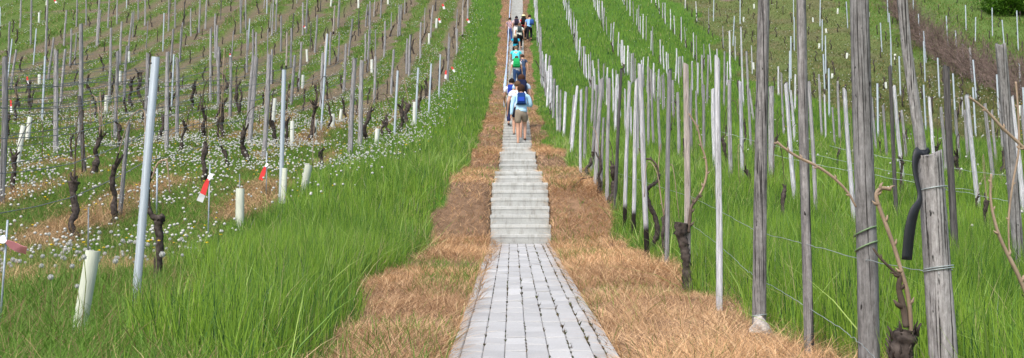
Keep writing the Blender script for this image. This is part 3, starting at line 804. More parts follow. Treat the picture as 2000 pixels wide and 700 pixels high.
# wire bands on the short post, ties on the grey one, band on the dark one
for (px, py, w, tn) in ((1822, 372, 49, 1.0), (1833, 530, 51, 2.1)):
    c = at_depth(px, py, b4y); ring(c, w / (FPX / b4y) / 2 + .003, .0022, .006, M['wire'], 'wire_band', b4, tn)
for (px, py) in ((1690, 455), (1692, 484)):
    c = at_depth(px, py, b3y); rd = 38 / (FPX / b3y) / 2 + .003
    t = ring(c, rd, .0038, .018, M['tie'], 'green_tie', b3)
c = at_depth(1483, 618, b1y); ring(c, 25 / (FPX / b1y) / 2 + .004, .003, .004, M['wire'], 'wire_band', BP1, 1.0)
# rubber strip hung over the short post
def ribbon(pts, w, th=.003, wdir=Vector((1, 0, 0))):
    V = []; F = []
    for i, (p, ww) in enumerate(zip(pts, w)):
        p = Vector(p); t = (Vector(pts[min(i + 1, len(pts) - 1)]) - Vector(pts[max(i - 1, 0)])).normalized()
        nrm = t.cross(wdir).normalized(); sd = nrm.cross(t).normalized()
        for s, q in ((-1, -1), (1, -1), (1, 1), (-1, 1)): V.append(tuple(p + sd * s * ww / 2 + nrm * q * th / 2))
    for i in range(len(pts) - 1):
        for k in range(4):
            a, b = i * 4 + k, i * 4 + (k + 1) % 4; F.append((a, b, b + 4, a + 4))
    F.append((3, 2, 1, 0)); n = len(pts) * 4; F.append((n - 4, n - 3, n - 2, n - 1)); return V, F
yy = b4y
P_ = [at_depth(1812, 303, yy + .02), at_depth(1803, 296, yy), at_depth(1792, 300, yy - .02), at_depth(1787, 320, yy - .03), at_depth(1789, 345, yy - .035), at_depth(1796, 378, yy - .04),
      at_depth(1795, 395, yy - .045), at_depth(1785, 415, yy - .05), at_depth(1777, 450, yy - .05), at_depth(1771, 508, yy - .04)]
W_ = [.03, .044, .038, .026, .020, .018, .026, .044, .050, .048]
def resample(pts, ws, k=4):
    out = []; wo = []; n = len(pts)
    for i in range(n - 1):
        p0, p1, p2, p3 = (Vector(pts[max(0, min(n - 1, j))]) for j in (i - 1, i, i + 1, i + 2))
        for s in range(k):
            t = s / k; out.append(.5 * ((2 * p1) + (p2 - p0) * t + (2 * p0 - 5 * p1 + 4 * p2 - p3) * t * t + (3 * p1 - p0 - 3 * p2 + p3) * t ** 3)); wo.append(ws[i] * (1 - t) + ws[i + 1] * t)
    out.append(Vector(pts[-1])); wo.append(ws[-1]); return out, wo
rp, rw_ = resample(P_, W_, 5)
V, F = ribbon(rp, rw_, .0045, Vector((1, .5, 0)).normalized())
tag(MB().add((V, F)).build('rubber_strip', M['rubber']), 'black rubber strip tied over the top of the short thick post', 'strip')
# lime-crusted stone at the foot of the dark post
gx, gz_ = col_z(1484, b1y); v, f = ico_mesh(4, .05, 6)
v = v * np.array((.066, .06, .085)) * (1 + .18 * np.sin(v[:, :1] * 4 + v[:, 2:] * 3))
v = v * (1 + .10 * (vn(v[:, 0] * 30 + 9, v[:, 1] * 30 + v[:, 2] * 40, 1.0, 2) - .5)[:, None] * 2)
me = mesh_py('footing_stone', v, [tuple(q) for q in f]); o = link('footing_stone', me, M['lime']); o.location = at_depth(1485, 650, b1y); o.location.y -= .02
tag(o, 'rough white lime-crusted stone round the foot of a dark post', 'stone')

# ------------------------------------------------------------------ wires
def wire(pts, rad, label, sag=.0, kink=.004, seed=1, grp=None, mat='wire'):
    o = MB().add(tube(wire_mesh_pts(pts, sag, kink, seed), rad, 5)).build('wire', M[mat]); tag(o, label, 'wire', grp); return o
def ap(px, py, y): return at_depth(px, py, y)
wire([ap(1150, 320, 20), ap(1350, 385, 9.3), ap(1405, 412, 7.4), ap(1485, 455, 6), ap(1577, 478, 4.7), ap(1690, 508, 4.02), ap(1835, 535, 3.5)], .0016,
     'upper twisted wire running from the short thick post to the white stakes', .0, .003, 2)
wire([ap(1350, 438, 9.3), ap(1405, 480, 7.4), ap(1460, 530, 6.4), ap(1485, 545, 6), ap(1560, 590, 4.9), ap(1640, 640, 4.3), ap(1682, 672, 4.02), ap(1720, 710, 3.8)], .0017,
     'lower sagging wire across the dark posts beside the straw strip', .0, .004, 3)
for i, (a, b, lab) in enumerate((((1780, 352), (2010, 395), 'pale wire bowed behind the short thick post'),
                             ((1500, 300), (1900, 372), 'pale wire crossing tall grass behind the tied grey post'),
                             ((1620, 285), (1990, 345), 'higher pale wire strung through the second row of stakes'),
                             ((1400, 255), (1800, 345), 'pale wire strung behind the leaning white stakes'))):
    y = 10.5 + i * 1.4
    wire([ap(a[0], a[1], y + 1.2), ap((a[0] + b[0]) / 2, (a[1] + b[1]) / 2 + 4, y + .5), ap(b[0], b[1], y)], .0026, lab, .02, .006, 5 + i)
# wires of the left rows: three strands from post to post
def row_wires(u, y0, y1, hs, label, rad):
    mb = MB()
    for hgt in hs:
        pts = []; y = y0
        while y < y1: 
            x, _, z = on_row(u, y); pts.append((x, y, z + hgt)); y += 2.6
        mb.add(tube(wire_mesh_pts(pts, .03, .004, int(hgt * 10), 3), rad, 4))
    o = mb.build('trellis_wires', M['rod']); tag(o, label, 'wire', 'wires along the vine rows left of the stairs')
names = ['first', 'second', 'third', 'fourth', 'fifth', 'sixth', 'seventh', 'eighth', 'ninth']
for k in range(1, 9):
    row_wires(ROW_L0 - ROW_LS * k, 5 + 2.5 * k, 46, (.55, 1.0, 1.4, 1.75), 'thin wires strung along the %s vine row left of the stairs' % names[k], .006 + .0005 * k)

# ------------------------------------------------------------------ grapevines
def spline_pts(pts, k=4): return resample(pts, [1] * len(pts), k)[0]
def vine_parts(seed, canes=2, tall=1.0):
    """a gnarled trunk about one metre high with a knobbly head; canes returned apart"""
    r = random.Random(seed); pts = []; rad = []; x = y = 0.0; n = 7
    dx = r.uniform(-.05, .05)
    for i in range(n):
        t = i / (n - 1); x += r.uniform(-.055, .055) + dx * .4; y += r.uniform(-.04, .04)
        pts.append((x, y, t * .74 - .05)); rad.append((.036 - .010 * t) * r.uniform(.75, 1.3))
    rad[-1] *= 1.7; rad[-2] *= 1.25; rad[0] *= 1.25
    p2, r2 = resample(pts, rad, 4); r2 = [q * r.uniform(.78, 1.25) for q in r2]
    mb = MB().add(tube(p2, r2, 8, wob=.16, rs=seed)); tx, ty, tz = pts[-1]
    for i in range(r.randint(2, 3)):        # short arms and spurs on the head
        a = r.uniform(0, 2 * PI); L = r.uniform(.05, .14)
        q = [(tx, ty, tz - .02), (tx + math.cos(a) * L * .6, ty + math.sin(a) * L * .4, tz + .05), (tx + math.cos(a) * L, ty + math.sin(a) * L * .6, tz + .07 + r.uniform(0, .08))]
        mb.add(tube(spline_pts(q, 3), [.019, .018, .017, .015, .013, .011, .009], 6, wob=.2, rs=i))
    cs = []
    for i in range(canes):
        a = r.choice((0, PI)) + r.uniform(-.5, .5); L = r.uniform(.15, .5); up = r.uniform(.3, 1.0)
        q = [(tx, ty, tz), (tx + math.cos(a) * L * .3, ty, tz + up * .8), (tx + math.cos(a) * L * .75, ty + .05, tz + up), (tx + math.cos(a) * L, ty + .03, tz + up * r.uniform(-.6, .8))]
        cs.append(MB().add(tube(spline_pts(q, 4), .006, 5)))
    return mb, cs
VPROTO = []
for s in range(9):
    mb, cs = vine_parts(100 + s, 1 if s % 3 else 2)
    VPROTO.append((mb.mesh('trunk', M['bark']), [c.mesh('cane', M['cane'] if s % 2 else M['bark_light']) for c in cs]))
VINES = []
def vine(x, y, z, h, seed, wid=1.0, canes=True, label=None):
    tm, cms = VPROTO[seed % 9]; r = random.Random(seed * 31 + 5)
    s = h / .72
    if y > 32:       # too small for parts
        o = bpy.data.objects.new('grapevine', tm); COL.objects.link(o); o['category'] = 'vine'
        o.location = (x, y, z); o.scale = (s * wid, s * wid, s); o.rotation_euler = (r.uniform(-.12, .12), r.uniform(-.12, .12), r.uniform(0, 6.28))
    else:
        o = empty('grapevine', (x, y, z)); o['category'] = 'vine'
        o.rotation_euler = (r.uniform(-.08, .08), r.uniform(-.10, .10), r.uniform(0, 6.28)); o.scale = (s * wid, s * wid, s)
        t = bpy.data.objects.new('trunk', tm); COL.objects.link(t); t.parent = o
        if canes:
            for cm in cms: c = bpy.data.objects.new('cane', cm); COL.objects.link(c); c.parent = o
    VINES.append([o, x, y, FPX / y * h, label]); return o
VP = [(148, 350, 141, 470, 14), (238, 318, 222, 440, 13), (18, 303, 28, 382, 9), (180, 264, 182, 342, 12), (416, 280, 400, 362, 10), (450, 291, 450, 334, 9), (407, 211, 400, 273, 8),
      (437, 200, 437, 270, 9), (484, 253, 487, 323, 10), (371, 237, 369, 262, 8), (42, 160, 38, 215, 6), (60, 165, 61, 215, 6), (275, 140, 272, 190, 6), (250, 155, 252, 215, 6),
      (540, 235, 541, 290, 10), (596, 205, 592, 275, 9), (640, 295, 632, 345, 11), (722, 218, 720, 285, 9), (380, 170, 375, 215, 6), (470, 165, 473, 230, 7),
      (750, 235, 748, 275, 9), (763, 225, 760, 268, 8), (785, 210, 783, 262, 8), (793, 200, 792, 255, 8), (828, 190, 826, 230, 7), (515, 130, 516, 180, 5), (436, 145, 438, 185, 5),
      (1148, 294, 1145, 343, 12), (1173, 308, 1174, 378, 8), (1192, 323, 1187.5, 396, 15), (1314, 419, 1297, 516, 10),
      (1435, 270, 1420, 340, 7), (1475, 330, 1470, 375, 7), (1515, 310, 1512, 362, 8), (1685, 255, 1690, 300, 8), (1880, 300, 1880, 360, 9), (1955, 290, 1957, 350, 10), (1927, 385, 1920, 430, 8)]
for i, (xt, yt, xb, yb, w) in enumerate(VP):
    x, y, z = hit(xb, yb); h = at_depth(xt, yt, y)[2] - z
    vine(x, y, z, h, i, wid=min(1.5, max(.6, (w / (FPX / y)) / .075 / (h / .72))))
def free(x, y, dmin): return all((x - v[1]) ** 2 + ((y - v[2]) * .7) ** 2 > dmin ** 2 for v in VINES)
cnt = len(VINES)
for k in range(0, 15):
    y = rr.uniform(18, 20) if k else 26
    while y < 76:
        u = ROW_L0 - ROW_LS * k + rr.uniform(-.08, .08); x, _, z = on_row(u, y)
        if abs(x) < .54 * y and free(x, y, 1.0): vine(x, y, z, rr.uniform(.55, .85), cnt, wid=rr.uniform(.8, 1.2)); cnt += 1
        y += rr.uniform(1.9, 3.4) if y < 45 else rr.uniform(2.4, 4.4)
NL = len(VINES)
for k in range(0, 11):
    y = rr.uniform(12, 15) if 0 < k < 5 else rr.uniform(24, 30)
    while y < 78 and len(VINES) < 292:
        u = ROW_R0 + ROW_RS * k + rr.uniform(-.1, .1); x, _, z = on_row(u, y)
        if abs(x) < .54 * y and free(x, y, 1.0): vine(x, y, z, rr.uniform(.45, .75), cnt, wid=rr.uniform(.7, 1.1)); cnt += 1
        y += rr.uniform(1.7, 3.4) if y < 26 else rr.uniform(5, 9)


print('COUNTS vines', NL, len(VINES), 'stakes', sum(1 for q in PLACED if not q[5] and q[1] != 'M'), 'posts', sum(1 for q in PLACED if q[5]))
fm = MB()
for k in range(4, 17):
    y = rr.uniform(30, 34)
    while y < 80:
        u = ROW_R0 + ROW_RS * k + rr.uniform(-.1, .1); x, _, z = on_row(u, y)
        if abs(x) < .56 * y and free(x, y, .9):
            h = rr.uniform(.4, .75); dx, dy = rr.uniform(-.08, .08), rr.uniform(-.08, .08)
            fm.add(tube([(x, y, z - .05), (x + dx, y + dy, z + h * .4), (x - dx, y, z + h * .75), (x + dx * .5, y, z + h)], [.04, .03, .032, .045], 5, wob=.2, rs=int(y * 9)))
        y += rr.uniform(1.3, 2.6)
for k in range(2, 15):
    y = rr.uniform(47, 50)
    while y < 80:
        u = ROW_L0 - ROW_LS * k + rr.uniform(-.1, .1); x, _, z = on_row(u, y)
        if abs(x) < .56 * y and free(x, y, .9):
            h = rr.uniform(.4, .8); dx = rr.uniform(-.08, .08)
            fm.add(tube([(x, y, z - .05), (x + dx, y, z + h * .4), (x - dx, y, z + h * .75), (x + dx * .5, y, z + h)], [.038, .03, .032, .045], 5, wob=.2, rs=int(y * 9)))
        y += rr.uniform(1.6, 3.2)
tag(fm.build('distant_vines', M['bark']), kind='stuff')
# single vines shaped after the photograph
def vine_px(name, trunk, canes, y, label, ties=()):
    e = empty(name, at_depth(trunk[0][0], trunk[0][1], y)); L = Vector(e.location)
    tag(e, label, 'vine')
    pts = [Vector(at_depth(a, b, y)) - L for a, b, w in trunk]; ws = [w / (FPX / y) / 2 for a, b, w in trunk]
    p2, r2 = resample(pts, ws, 5); r_ = random.Random(len(label)); r2 = [q * r_.uniform(.82, 1.2) for q in r2]
    mb = MB().add(tube(p2, r2, 14, wob=.2, rs=5))
    if y < 5:            # peeling strips of bark
        for i in range(60):
            q = r_.randint(0, len(p2) - 3); a = r_.uniform(0, 6.28); n_ = Vector((math.cos(a), math.sin(a), 0)); pp = p2[q] + n_ * r2[q] * .92
            mb.add(tube([pp, pp + Vector((n_.x * .006, n_.y * .006, .03)), pp + Vector((n_.x * .018, n_.y * .018, .05))], [.007, .005, .002], 4))
    mb.build('trunk', M['bark'], e)
    for m_, c in canes:
        pts = [Vector(at_depth(q[0], q[1], y + (q[3] if len(q) > 3 else 0))) - L for q in c]; ws = [q[2] / (FPX / y) / 2 for q in c]
        p2, r2 = resample(pts, ws, 5); mb = MB()
        mb.add(tube(p2, r2, 7, wob=.06, rs=2))
        for i in range(3 + r_.randint(0, 2), len(p2) - 1, 5):       # buds at the nodes
            d_ = (p2[i + 1] - p2[i]).normalized(); s_ = d_.cross(Vector((0, 1, 0))).normalized() * (1 if (i // 4) % 2 else -1)
            mb.add(tube([p2[i], p2[i] + s_ * r2[i] * 1.6 + d_ * r2[i], p2[i] + s_ * r2[i] * 2.4 + d_ * r2[i] * 2.6], [r2[i] * 1.1, r2[i] * .7, r2[i] * .2], 6))
        mb.build('cane', M[m_], e)
    return e
yv = hit(306, 560)[1]
vine_px('grapevine', [(305, 565, 15), (308, 520, 14), (312, 470, 13), (309, 440, 14), (314, 428, 18), (302, 425, 11), (292, 412, 9), (288, 385, 8), (290, 350, 10), (296, 335, 11)],
        [('cane', [(296, 350, 4), (304, 328, 4), (312, 316, 4), (325, 314, 4), (328, 330, 3), (332, 378, 3)])], yv, 'twisted black vine close beside the tall steel post')
yv = hit(1268, 503)[1]
vine_px('grapevine', [(1264, 508, 9), (1274, 480, 9), (1284, 455, 9), (1280, 425, 10), (1268, 400, 9), (1262, 375, 9), (1268, 366, 8), (1283, 355, 6), (1288, 340, 5)],
        [('bark_light', [(1287, 345, 4), (1283, 325, 4), (1272, 312, 4), (1258, 309, 4), (1248, 290, 3)]), ('cane', [(1304, 436, 3), (1293, 400, 2.6), (1286, 340, 2.6), (1289, 290, 2), (1292, 282, 2)])], yv,
        'S-curved dark vine twined beside a white dark-footed stake')
yv = hit(1344, 568)[1]
vine_px('grapevine', [(1346, 570, 24), (1342, 535, 17), (1340, 505, 16), (1336, 480, 18), (1330, 455, 24), (1332, 436, 26)],
        [('bark_light', [(1344, 455, 8), (1347, 430, 7), (1350, 405, 6), (1358, 393, 6), (1366, 380, 5)]), ('cane', [(1360, 392, 5), (1374, 365, 5), (1380, 340, 5), (1378, 310, 4), (1370, 285, 4), (1362, 250, 4), (1345, 222, 3)])], yv,
        'thick black vine with a knobbly head at the peeled stake')
yv = 3.75
vine_px('grapevine', [(1738, 860, 44), (1745, 780, 42), (1754, 720, 44), (1765, 670, 42), (1770, 645, 36)],
        [('cane', [(1772, 690, 9), (1779, 650, 9), (1774, 580, 9), (1758, 520, 8), (1742, 470, 8), (1725, 425, 8), (1714, 395, 8), (1712, 378, 8), (1722, 368, 8), (1740, 370, 7)]),
         ('bark_light', [(1770, 640, 12), (1764, 600, 13), (1756, 565, 11), (1757, 540, 9), (1748, 532, 6), (1720, 505, 5), (1705, 485, 4)]),
         ('cane', [(1672, 405, 4, .2), (1655, 375, 5, .2), (1625, 345, 6, .2), (1590, 322, 6, .2), (1560, 308, 6, .2), (1535, 292, 5, .2), (1517, 277, 5, .2)])], yv,
        'thick shaggy vine with long looping canes between the two near grey posts')
yv = 4.6
vine_px('grapevine', [(2034, 800, 26), (2030, 700, 22), (2020, 620, 18), (2005, 570, 14)],
        [('cane', [(2005, 575, 8), (1985, 530, 8), (1960, 480, 7), (1945, 440, 6), (1935, 390, 5), (1936, 340, 4)]),
         ('cane', [(2030, 330, 6), (2000, 290, 6), (1960, 252, 6), (1925, 215, 5), (1893, 190, 5)]),
         ('cane', [(1972, 500, 3), (1970, 430, 4), (1978, 360, 4), (1990, 290, 4), (1988, 210, 4), (1984, 160, 4)])], yv,
        'vine at the picture edge with budding canes arching over the grass')

# ------------------------------------------------------------------ vine guards (plastic tubes), marker rods, ribbons
def guard_mesh(mat, seed):
    r = random.Random(seed); V = []; F = []; n = 18
    for (R, zs) in ((1.0, (0, .33, .66, 1)), (.94, (1, .5, 0.02))):
        for z in zs:
            for k in range(n):
                a = 2 * PI * k / n; q = R * (1 + .02 * math.sin(2 * a + seed)); V.append((q * math.cos(a), q * math.sin(a) * .9, z))
    for i in range(6):
        for k in range(n):
            a, b = i * n + k, i * n + (k + 1) % n; F.append((a, b, b + n, a + n))
    me = mesh_py('vine_guard', V, F); me.materials.append(mat); me.polygons.foreach_set('use_smooth', [True] * len(me.polygons)); return me
GM = [guard_mesh(M['guard'], 1), guard_mesh(M['guard_near'], 2)]
EXTRA = []
GUARDS = [(182, 490, 152, 655, 27, 1, 'large pale plastic vine guard leaning in the grass left of the steel post'),
 (469, 369, 468, 450, 18, 1, 'pale vine guard standing deep in tall grass beside the red and white ribbon'),
 (603, 323, 592, 378, 16, 1, 'stubby cream vine guard leaning just beyond the second steel post'),
 (556, 329, 553, 398, 11, 1, 'narrow pale vine guard close behind the second steel post'),
 (46, 246, 33, 320, 10, 0, 'white vine guard leaning, lower of a leaning pair in the dandelions'),
 (59, 229, 53, 274, 10, 0, 'white vine guard leaning, upper of a leaning pair in the dandelions'),
 (571, 237, 570, 290, 8, 0, 'slim white vine guard among dandelions beside the second steel post'),
 (616, 235, 613, 267, 8, 0, 'white vine guard below the steel rod in the dandelions'),
 (650, 223, 649, 253, 8, 0, 'white vine guard between the slim rod and the paired grey posts'),
 (667, 214, 664, 240, 7, 0, 'white vine guard nearest to the paired grey posts'),
 (537, 193, 532, 246, 8, 0, 'white vine guard leaning on a black vine by the second steel post'),
 (737.5, 252, 734, 297, 10, 0, 'white vine guard right of the paired grey posts at the tall grass'),
 (810, 200, 809, 252, 8, 0, 'white vine guard pressed against a thin steel post'),
 (77, 146, 77, 166, 6, 0, None), (76.6, 25, 76, 45, 4.5, 0, None), (252, 101, 252, 125, 5, 0, None), (235, 139, 234, 162, 6, 0, None),
 (599, 97, 600, 121, 5, 0, None), (592, 147, 591, 173, 6, 0, None), (700, 0, 700, 16, 4, 0, None), (648, -6, 646, 13, 4, 0, None), (726, 117, 726, 142, 5.5, 0, None),
 (838, 66, 837.7, 88, 4.5, 0, None), (853, 37, 852, 56, 5, 0, None), (758, -6, 757.7, 9, 4, 0, None), (541, -6, 540, 9, 4, 0, None), (208, 187, 207, 225, 7, 0, None), (92, -5, 91, 10, 4, 0, None)]
for i, (xt, yt, xb, yb, w, g, lab) in enumerate(GUARDS):
    x, y, z = hit(xb, yb); t = at_depth(xt, yt, y); o = bpy.data.objects.new('vine_guard', GM[g]); COL.objects.link(o)
    stand(o, (x, y, z - .03), t, w / (FPX / y) / 2, i)
    tag(o, lab, 'vine guard', None if lab else 'small white vine guards in the higher left rows')
    if not lab: EXTRA.append(('small white vine guard', o, x, y))
# the small yellow-white guards in the olive slope on the right
for i, (px, py) in enumerate(((1472, 130), (1473, 12), (1588, 38), (1636, 22), (1614, 60), (1600, 90), (1625, 150), (1697, 28), (1748, 112), (1907, 135), (1990, 222), (1731, 168), (1452, 38), (1654, 110))):
    x, y, z = hit(px, py + 6); o = bpy.data.objects.new('vine_guard', GM[0]); COL.objects.link(o)
    stand(o, (x, y, z - .03), (x + rr.uniform(-.03, .03), y, z + rr.uniform(.28, .4)), .06, i)
    tag(o, None, 'vine guard', 'tiny white vine guards on the olive slope'); EXTRA.append(('tiny white vine guard', o, x, y))
def rod_px(name, xt, yt, xb, yb, label, wpx=3, mat='rod'):
    x, y, z = hit(xb, yb); t = at_depth(xt, yt, y)
    o = MB().add(tube([(x, y, z - .05), t], wpx / (FPX / y) / 2, 6)).build(name, M[mat]); tag(o, label, 'rod'); return y
r1 = rod_px('marker_rod', 15, 430, -2, 655, 'thin marker rod carrying the pink ribbon', 4, 'steel_dull')
r2 = rod_px('marker_rod', 173, 405, 172, 520, 'thin dark rod standing behind the large pale vine guard', 3)
r3 = rod_px('marker_rod', 410, 320, 406, 482, 'thin rod carrying the red and white ribbon', 3, 'steel_dull')
r4 = rod_px('marker_rod', 307, 329, 306, 425, 'thin grey rod beside the twisted black vine', 4, 'steel_dull')
r5 = rod_px('marker_rod', 521, 298, 520, 384, 'thin rod carrying the plain red ribbon', 2.5, 'steel_dull')
r6 = rod_px('marker_rod', 468, 340, 468, 440, 'thin rod sticking out of the guard in tall grass', 2.5)
def flag_px(y, red, white, label, colr='red', grp=None):
    mb = MB(); e = None
    def rb(pts):
        P3 = [at_depth(a, b, y - .03 + .012 * i) for i, (a, b, w) in enumerate(pts)]; ws = [w / (FPX / y) for a, b, w in pts]
        p, w_ = resample(P3, ws, 4); return ribbon(p, w_, .0015)
    e = empty('marker_ribbon', at_depth(red[0][0], red[0][1], y)); tag(e, label, 'ribbon', grp); L = Vector(e.location)
    inv = Matrix.Translation(-L)
    if label is None: EXTRA.append(('small red and white ribbon', e, e.location.x, y))
    MB().add(rb(red), inv).build('pink_band' if colr == 'pink' else 'red_band', M[colr], e, False)
    for wl_ in white: MB().add(rb(wl_), inv).build('white_band', M['white'], e, False)
flag_px(r1, [(12, 472, 8), (24, 479, 18), (38, 486, 20), (52, 490, 24)], [[(10, 474, 8), (5, 470, 14), (0, 462, 14), (-8, 470, 16)]], 'pink and white ribbon on the rod in the corner of the meadow', 'pink')
flag_px(r3, [(407, 350, 5), (402, 362, 10), (396, 380, 12)], [[(407, 352, 5), (410, 346, 9), (414, 340, 8)], [(396, 380, 12), (393, 386, 12), (390, 394, 13)]], 'red and white ribbon on the rod above the pale guard in the grass')
flag_px(r5, [(518, 326, 4), (514, 338, 9), (509, 352, 9)], [[(518, 326, 4), (523, 321, 6), (528, 322, 5)]], 'plain red ribbon on a thin rod near the second steel post')
for (px, py, px2, py2, yb) in ((871, 138, 870, 154, 160), (882, 131, 888, 141, 165), (864, 8, 868, 18, 45), (857, 36, 860, 45, 60), (912, 37, 917, 45, 70), (593, 51, 597, 55, 85), (106, 0, 110, 6, 40), (449, 105, 450, 111, 240), (53, 150, 54, 166, 200), (21, 196, 22, 220, 290)):
    y = hit(px, yb)[1] - .05
    flag_px(y, [(px, py, 3), ((px + px2) / 2, (py + py2) / 2, 4)], [[((px + px2) / 2, (py + py2) / 2, 4), (px2, py2, 4)]], None, 'red', 'small ribbons tied in the higher left rows')

for (px, py, w, par) in ((297, 125, 5, 0),):
    x, y, z = hit(265, 592); c = Vector(at_depth(px, py, y)) + Vector((0, -.019, 0))
    v, f = tube([c, c + Vector((0, -.004, 0))], .006, 10)
    ob = MB().add((v, f)).build('bolt_hole', M['rubber']); tagp = [q[0] for q in PLACED if q[1] == 'M' and abs(q[2] - x) < .01 and abs(q[3] - y) < .01][0]
    ob.parent = tagp; bpy.context.view_layer.update(); ob.matrix_parent_inverse = tagp.matrix_world.inverted()
x, y, z = hit(1118, 372); x2, y2, z2 = hit(1160, 352)
tag(MB().add(tube([(x, y, z + .03), ((x + x2) / 2 - .03, (y + y2) / 2, (z + z2) / 2 + .09), (x2, y2, z2 + .05)], [.007, .009, .006], 6)).build('fallen_twig', M['bark_light']), 'bare brown twig lying on the straw beside the first vines', 'twig')
# ------------------------------------------------------------------ handrail
e = empty('handrail', (float(xc(38)) - .50, 38, float(H(xc(38) - .5, 38, False)))); tag(e, 'long pale steel handrail along the left side of the upper stairs', 'handrail')
L = Vector(e.location); pts = []; y = 38
while y < 100: pts.append(Vector((float(xc(y)) - .49, y, float(np.interp(y, PD, PZ)) + .88)) - L); y += 1.5
MB().add(tube(pts, .028, 8)).build('rail', M['rail'], e)
for i in range(0, len(pts), 2):
    p = pts[i]; MB().add(tube([p - Vector((0, 0, 1.2)), p], .02, 8)).build('rail_post', M['rail'], e)

# ------------------------------------------------------------------ dry hedge and green bush on the far right
r = random.Random(5); hx = ry = None
V = []; F = []
def twig(p, d_, L, rad, depth):
    pts = [p]; q = p.copy(); dd = d_.copy()
    for i in range(3):
        dd = (dd + Vector((r.uniform(-.4, .4), r.uniform(-.4, .4), r.uniform(-.2, .25)))).normalized(); q = q + dd * L / 3; pts.append(q.copy())
    v, f = tube(pts, [rad, rad * .8, rad * .6, rad * .35], 3, caps=False); n = len(V); V.extend(v); F.extend([tuple(i + n for i in a) for a in f])
    if depth:
        for i in range(3): twig(pts[r.randint(1, 3)], (dd + Vector((r.uniform(-1, 1), r.uniform(-1, 1), r.uniform(-.6, .8)))).normalized(), L * .65, rad * .7, depth - 1)
hs_, he_ = hit(2060, 222), hit(1762, 44)
hs_ = Vector(hs_); he_ = Vector(he_); he_ = he_ + (he_ - hs_) * .12; n = 560
for i in range(n):
    t = i / n; p = hs_.lerp(he_, t) + Vector((r.uniform(-.45, .45), r.uniform(-.4, .4), 0)); p.z = float(H(p.x, p.y, False)) - .05
    twig(p, Vector((r.uniform(-.4, .4), r.uniform(-.4, .4), 1)).normalized(), r.uniform(.8, 1.5), .018, 2)
org = hs_.copy(); me = mesh_py('hedge', [tuple(Vector(v) - org) for v in V], F); M['twig'] = plain('dry_twigs', (.16, .12, .105), .95, .4, 3, .1)
o = link('hedge', me, M['twig'], smooth=False); o.location = org; tag(o, 'long leafless brown hedge running up the slope on the far right', 'hedge')
def leaf_crown(c, rad, n, seed, size):
    rg = np.random.default_rng(seed); d_ = rg.normal(size=(n, 3)); d_ /= np.linalg.norm(d_, axis=1)[:, None]
    lob = 1 + .22 * np.sin(d_[:, 0] * 5 + seed) * np.cos(d_[:, 1] * 4) + .15 * np.sin(d_[:, 2] * 9 + d_[:, 0] * 7)
    P = d_ * (rg.random(n) ** .35 * lob)[:, None] * np.array(rad)[None] + np.array(c)[None]
    a = rg.normal(size=(n, 3)); a /= np.linalg.norm(a, axis=1)[:, None]; b = np.cross(a, rg.normal(size=(n, 3))); b /= np.linalg.norm(b, axis=1)[:, None]
    s = size * rg.uniform(.6, 1.3, n)[:, None]
    co = np.stack([P - a * s, P - b * s * .5, P + a * s, P + b * s * .5], 1).reshape(-1, 3)
    col = np.repeat(lerp((.05, .14, .012), (.14, .30, .025), rg.random(n)), 4, axis=0)
    return co, col
bx, by, bz = hit(1985, 30); e = empty('green_bush', (bx, by, bz)); tag(e, 'rounded bright green bush at the top right corner', 'bush')
co1, c1 = leaf_crown((0, 0, 1.25), (2.6, 1.6, 1.35), 9000, 3, .10)
nf = len(co1) // 4; me = mesh_np('foliage', co1, np.arange(len(co1)), np.arange(nf) * 4, np.full(nf, 4), M['blade'], c1); o = link('foliage', me, parent=e, smooth=False)
mb = MB()
for i in range(9): a = i * .7; mb.add(tube([(0, 0, -.1), (math.cos(a) * .5, math.sin(a) * .4, .7), (math.cos(a) * 1.6, math.sin(a) * 1.0, 1.5)], [.05, .035, .012], 5))
mb.build('stem', M['bark_light'], e)
# low scrub with leaves at the top of the hill
# ------------------------------------------------------------------ hikers
def skin_mesh(joints, edges, sub=1):
    """joints: {name: (pos, rx, ry)}; grows one continuous surface"""
    names_ = list(joints); idx = {n: i for i, n in enumerate(names_)}
    me = bpy.data.meshes.new('skin'); me.from_pydata([joints[n][0] for n in names_], [(idx[a], idx[b]) for a, b in edges], [])
    o = bpy.data.objects.new('tmp_skin', me); COL.objects.link(o)
    o.modifiers.new('s', 'SKIN').use_smooth_shade = True
    for n in names_:
        sv = me.skin_vertices[0].data[idx[n]]; q = joints[n]; sv.radius = (q[1], q[2]); sv.use_root = (n == names_[0])
    m2 = o.modifiers.new('d', 'SUBSURF'); m2.levels = sub; m2.render_levels = sub
    dg = bpy.context.evaluated_depsgraph_get(); ev = o.evaluated_get(dg); out = bpy.data.meshes.new_from_object(ev)
    bpy.data.objects.remove(o); bpy.data.meshes.remove(me); out.polygons.foreach_set('use_smooth', [True] * len(out.polygons)); return out
M['skin'] = plain('skin', (.50, .29, .20), .6, .06, 5, .3)
CL = {}
def cloth(c):
    if c not in CL: CL[c] = plain('cloth', c, .9, .10, 9, .1)
    return CL[c]
def pattern_cloth(c1, c2):
    m, nt, b = new_mat('printed_cloth', .9, .1); v = coords(nt); n = noise(nt, v, 22, 2, .5)
    nt.links.new(ramp(nt, n.outputs[0], [(.44, c1), (.54, c2)]).outputs[0], b.inputs['Base Color']); return m
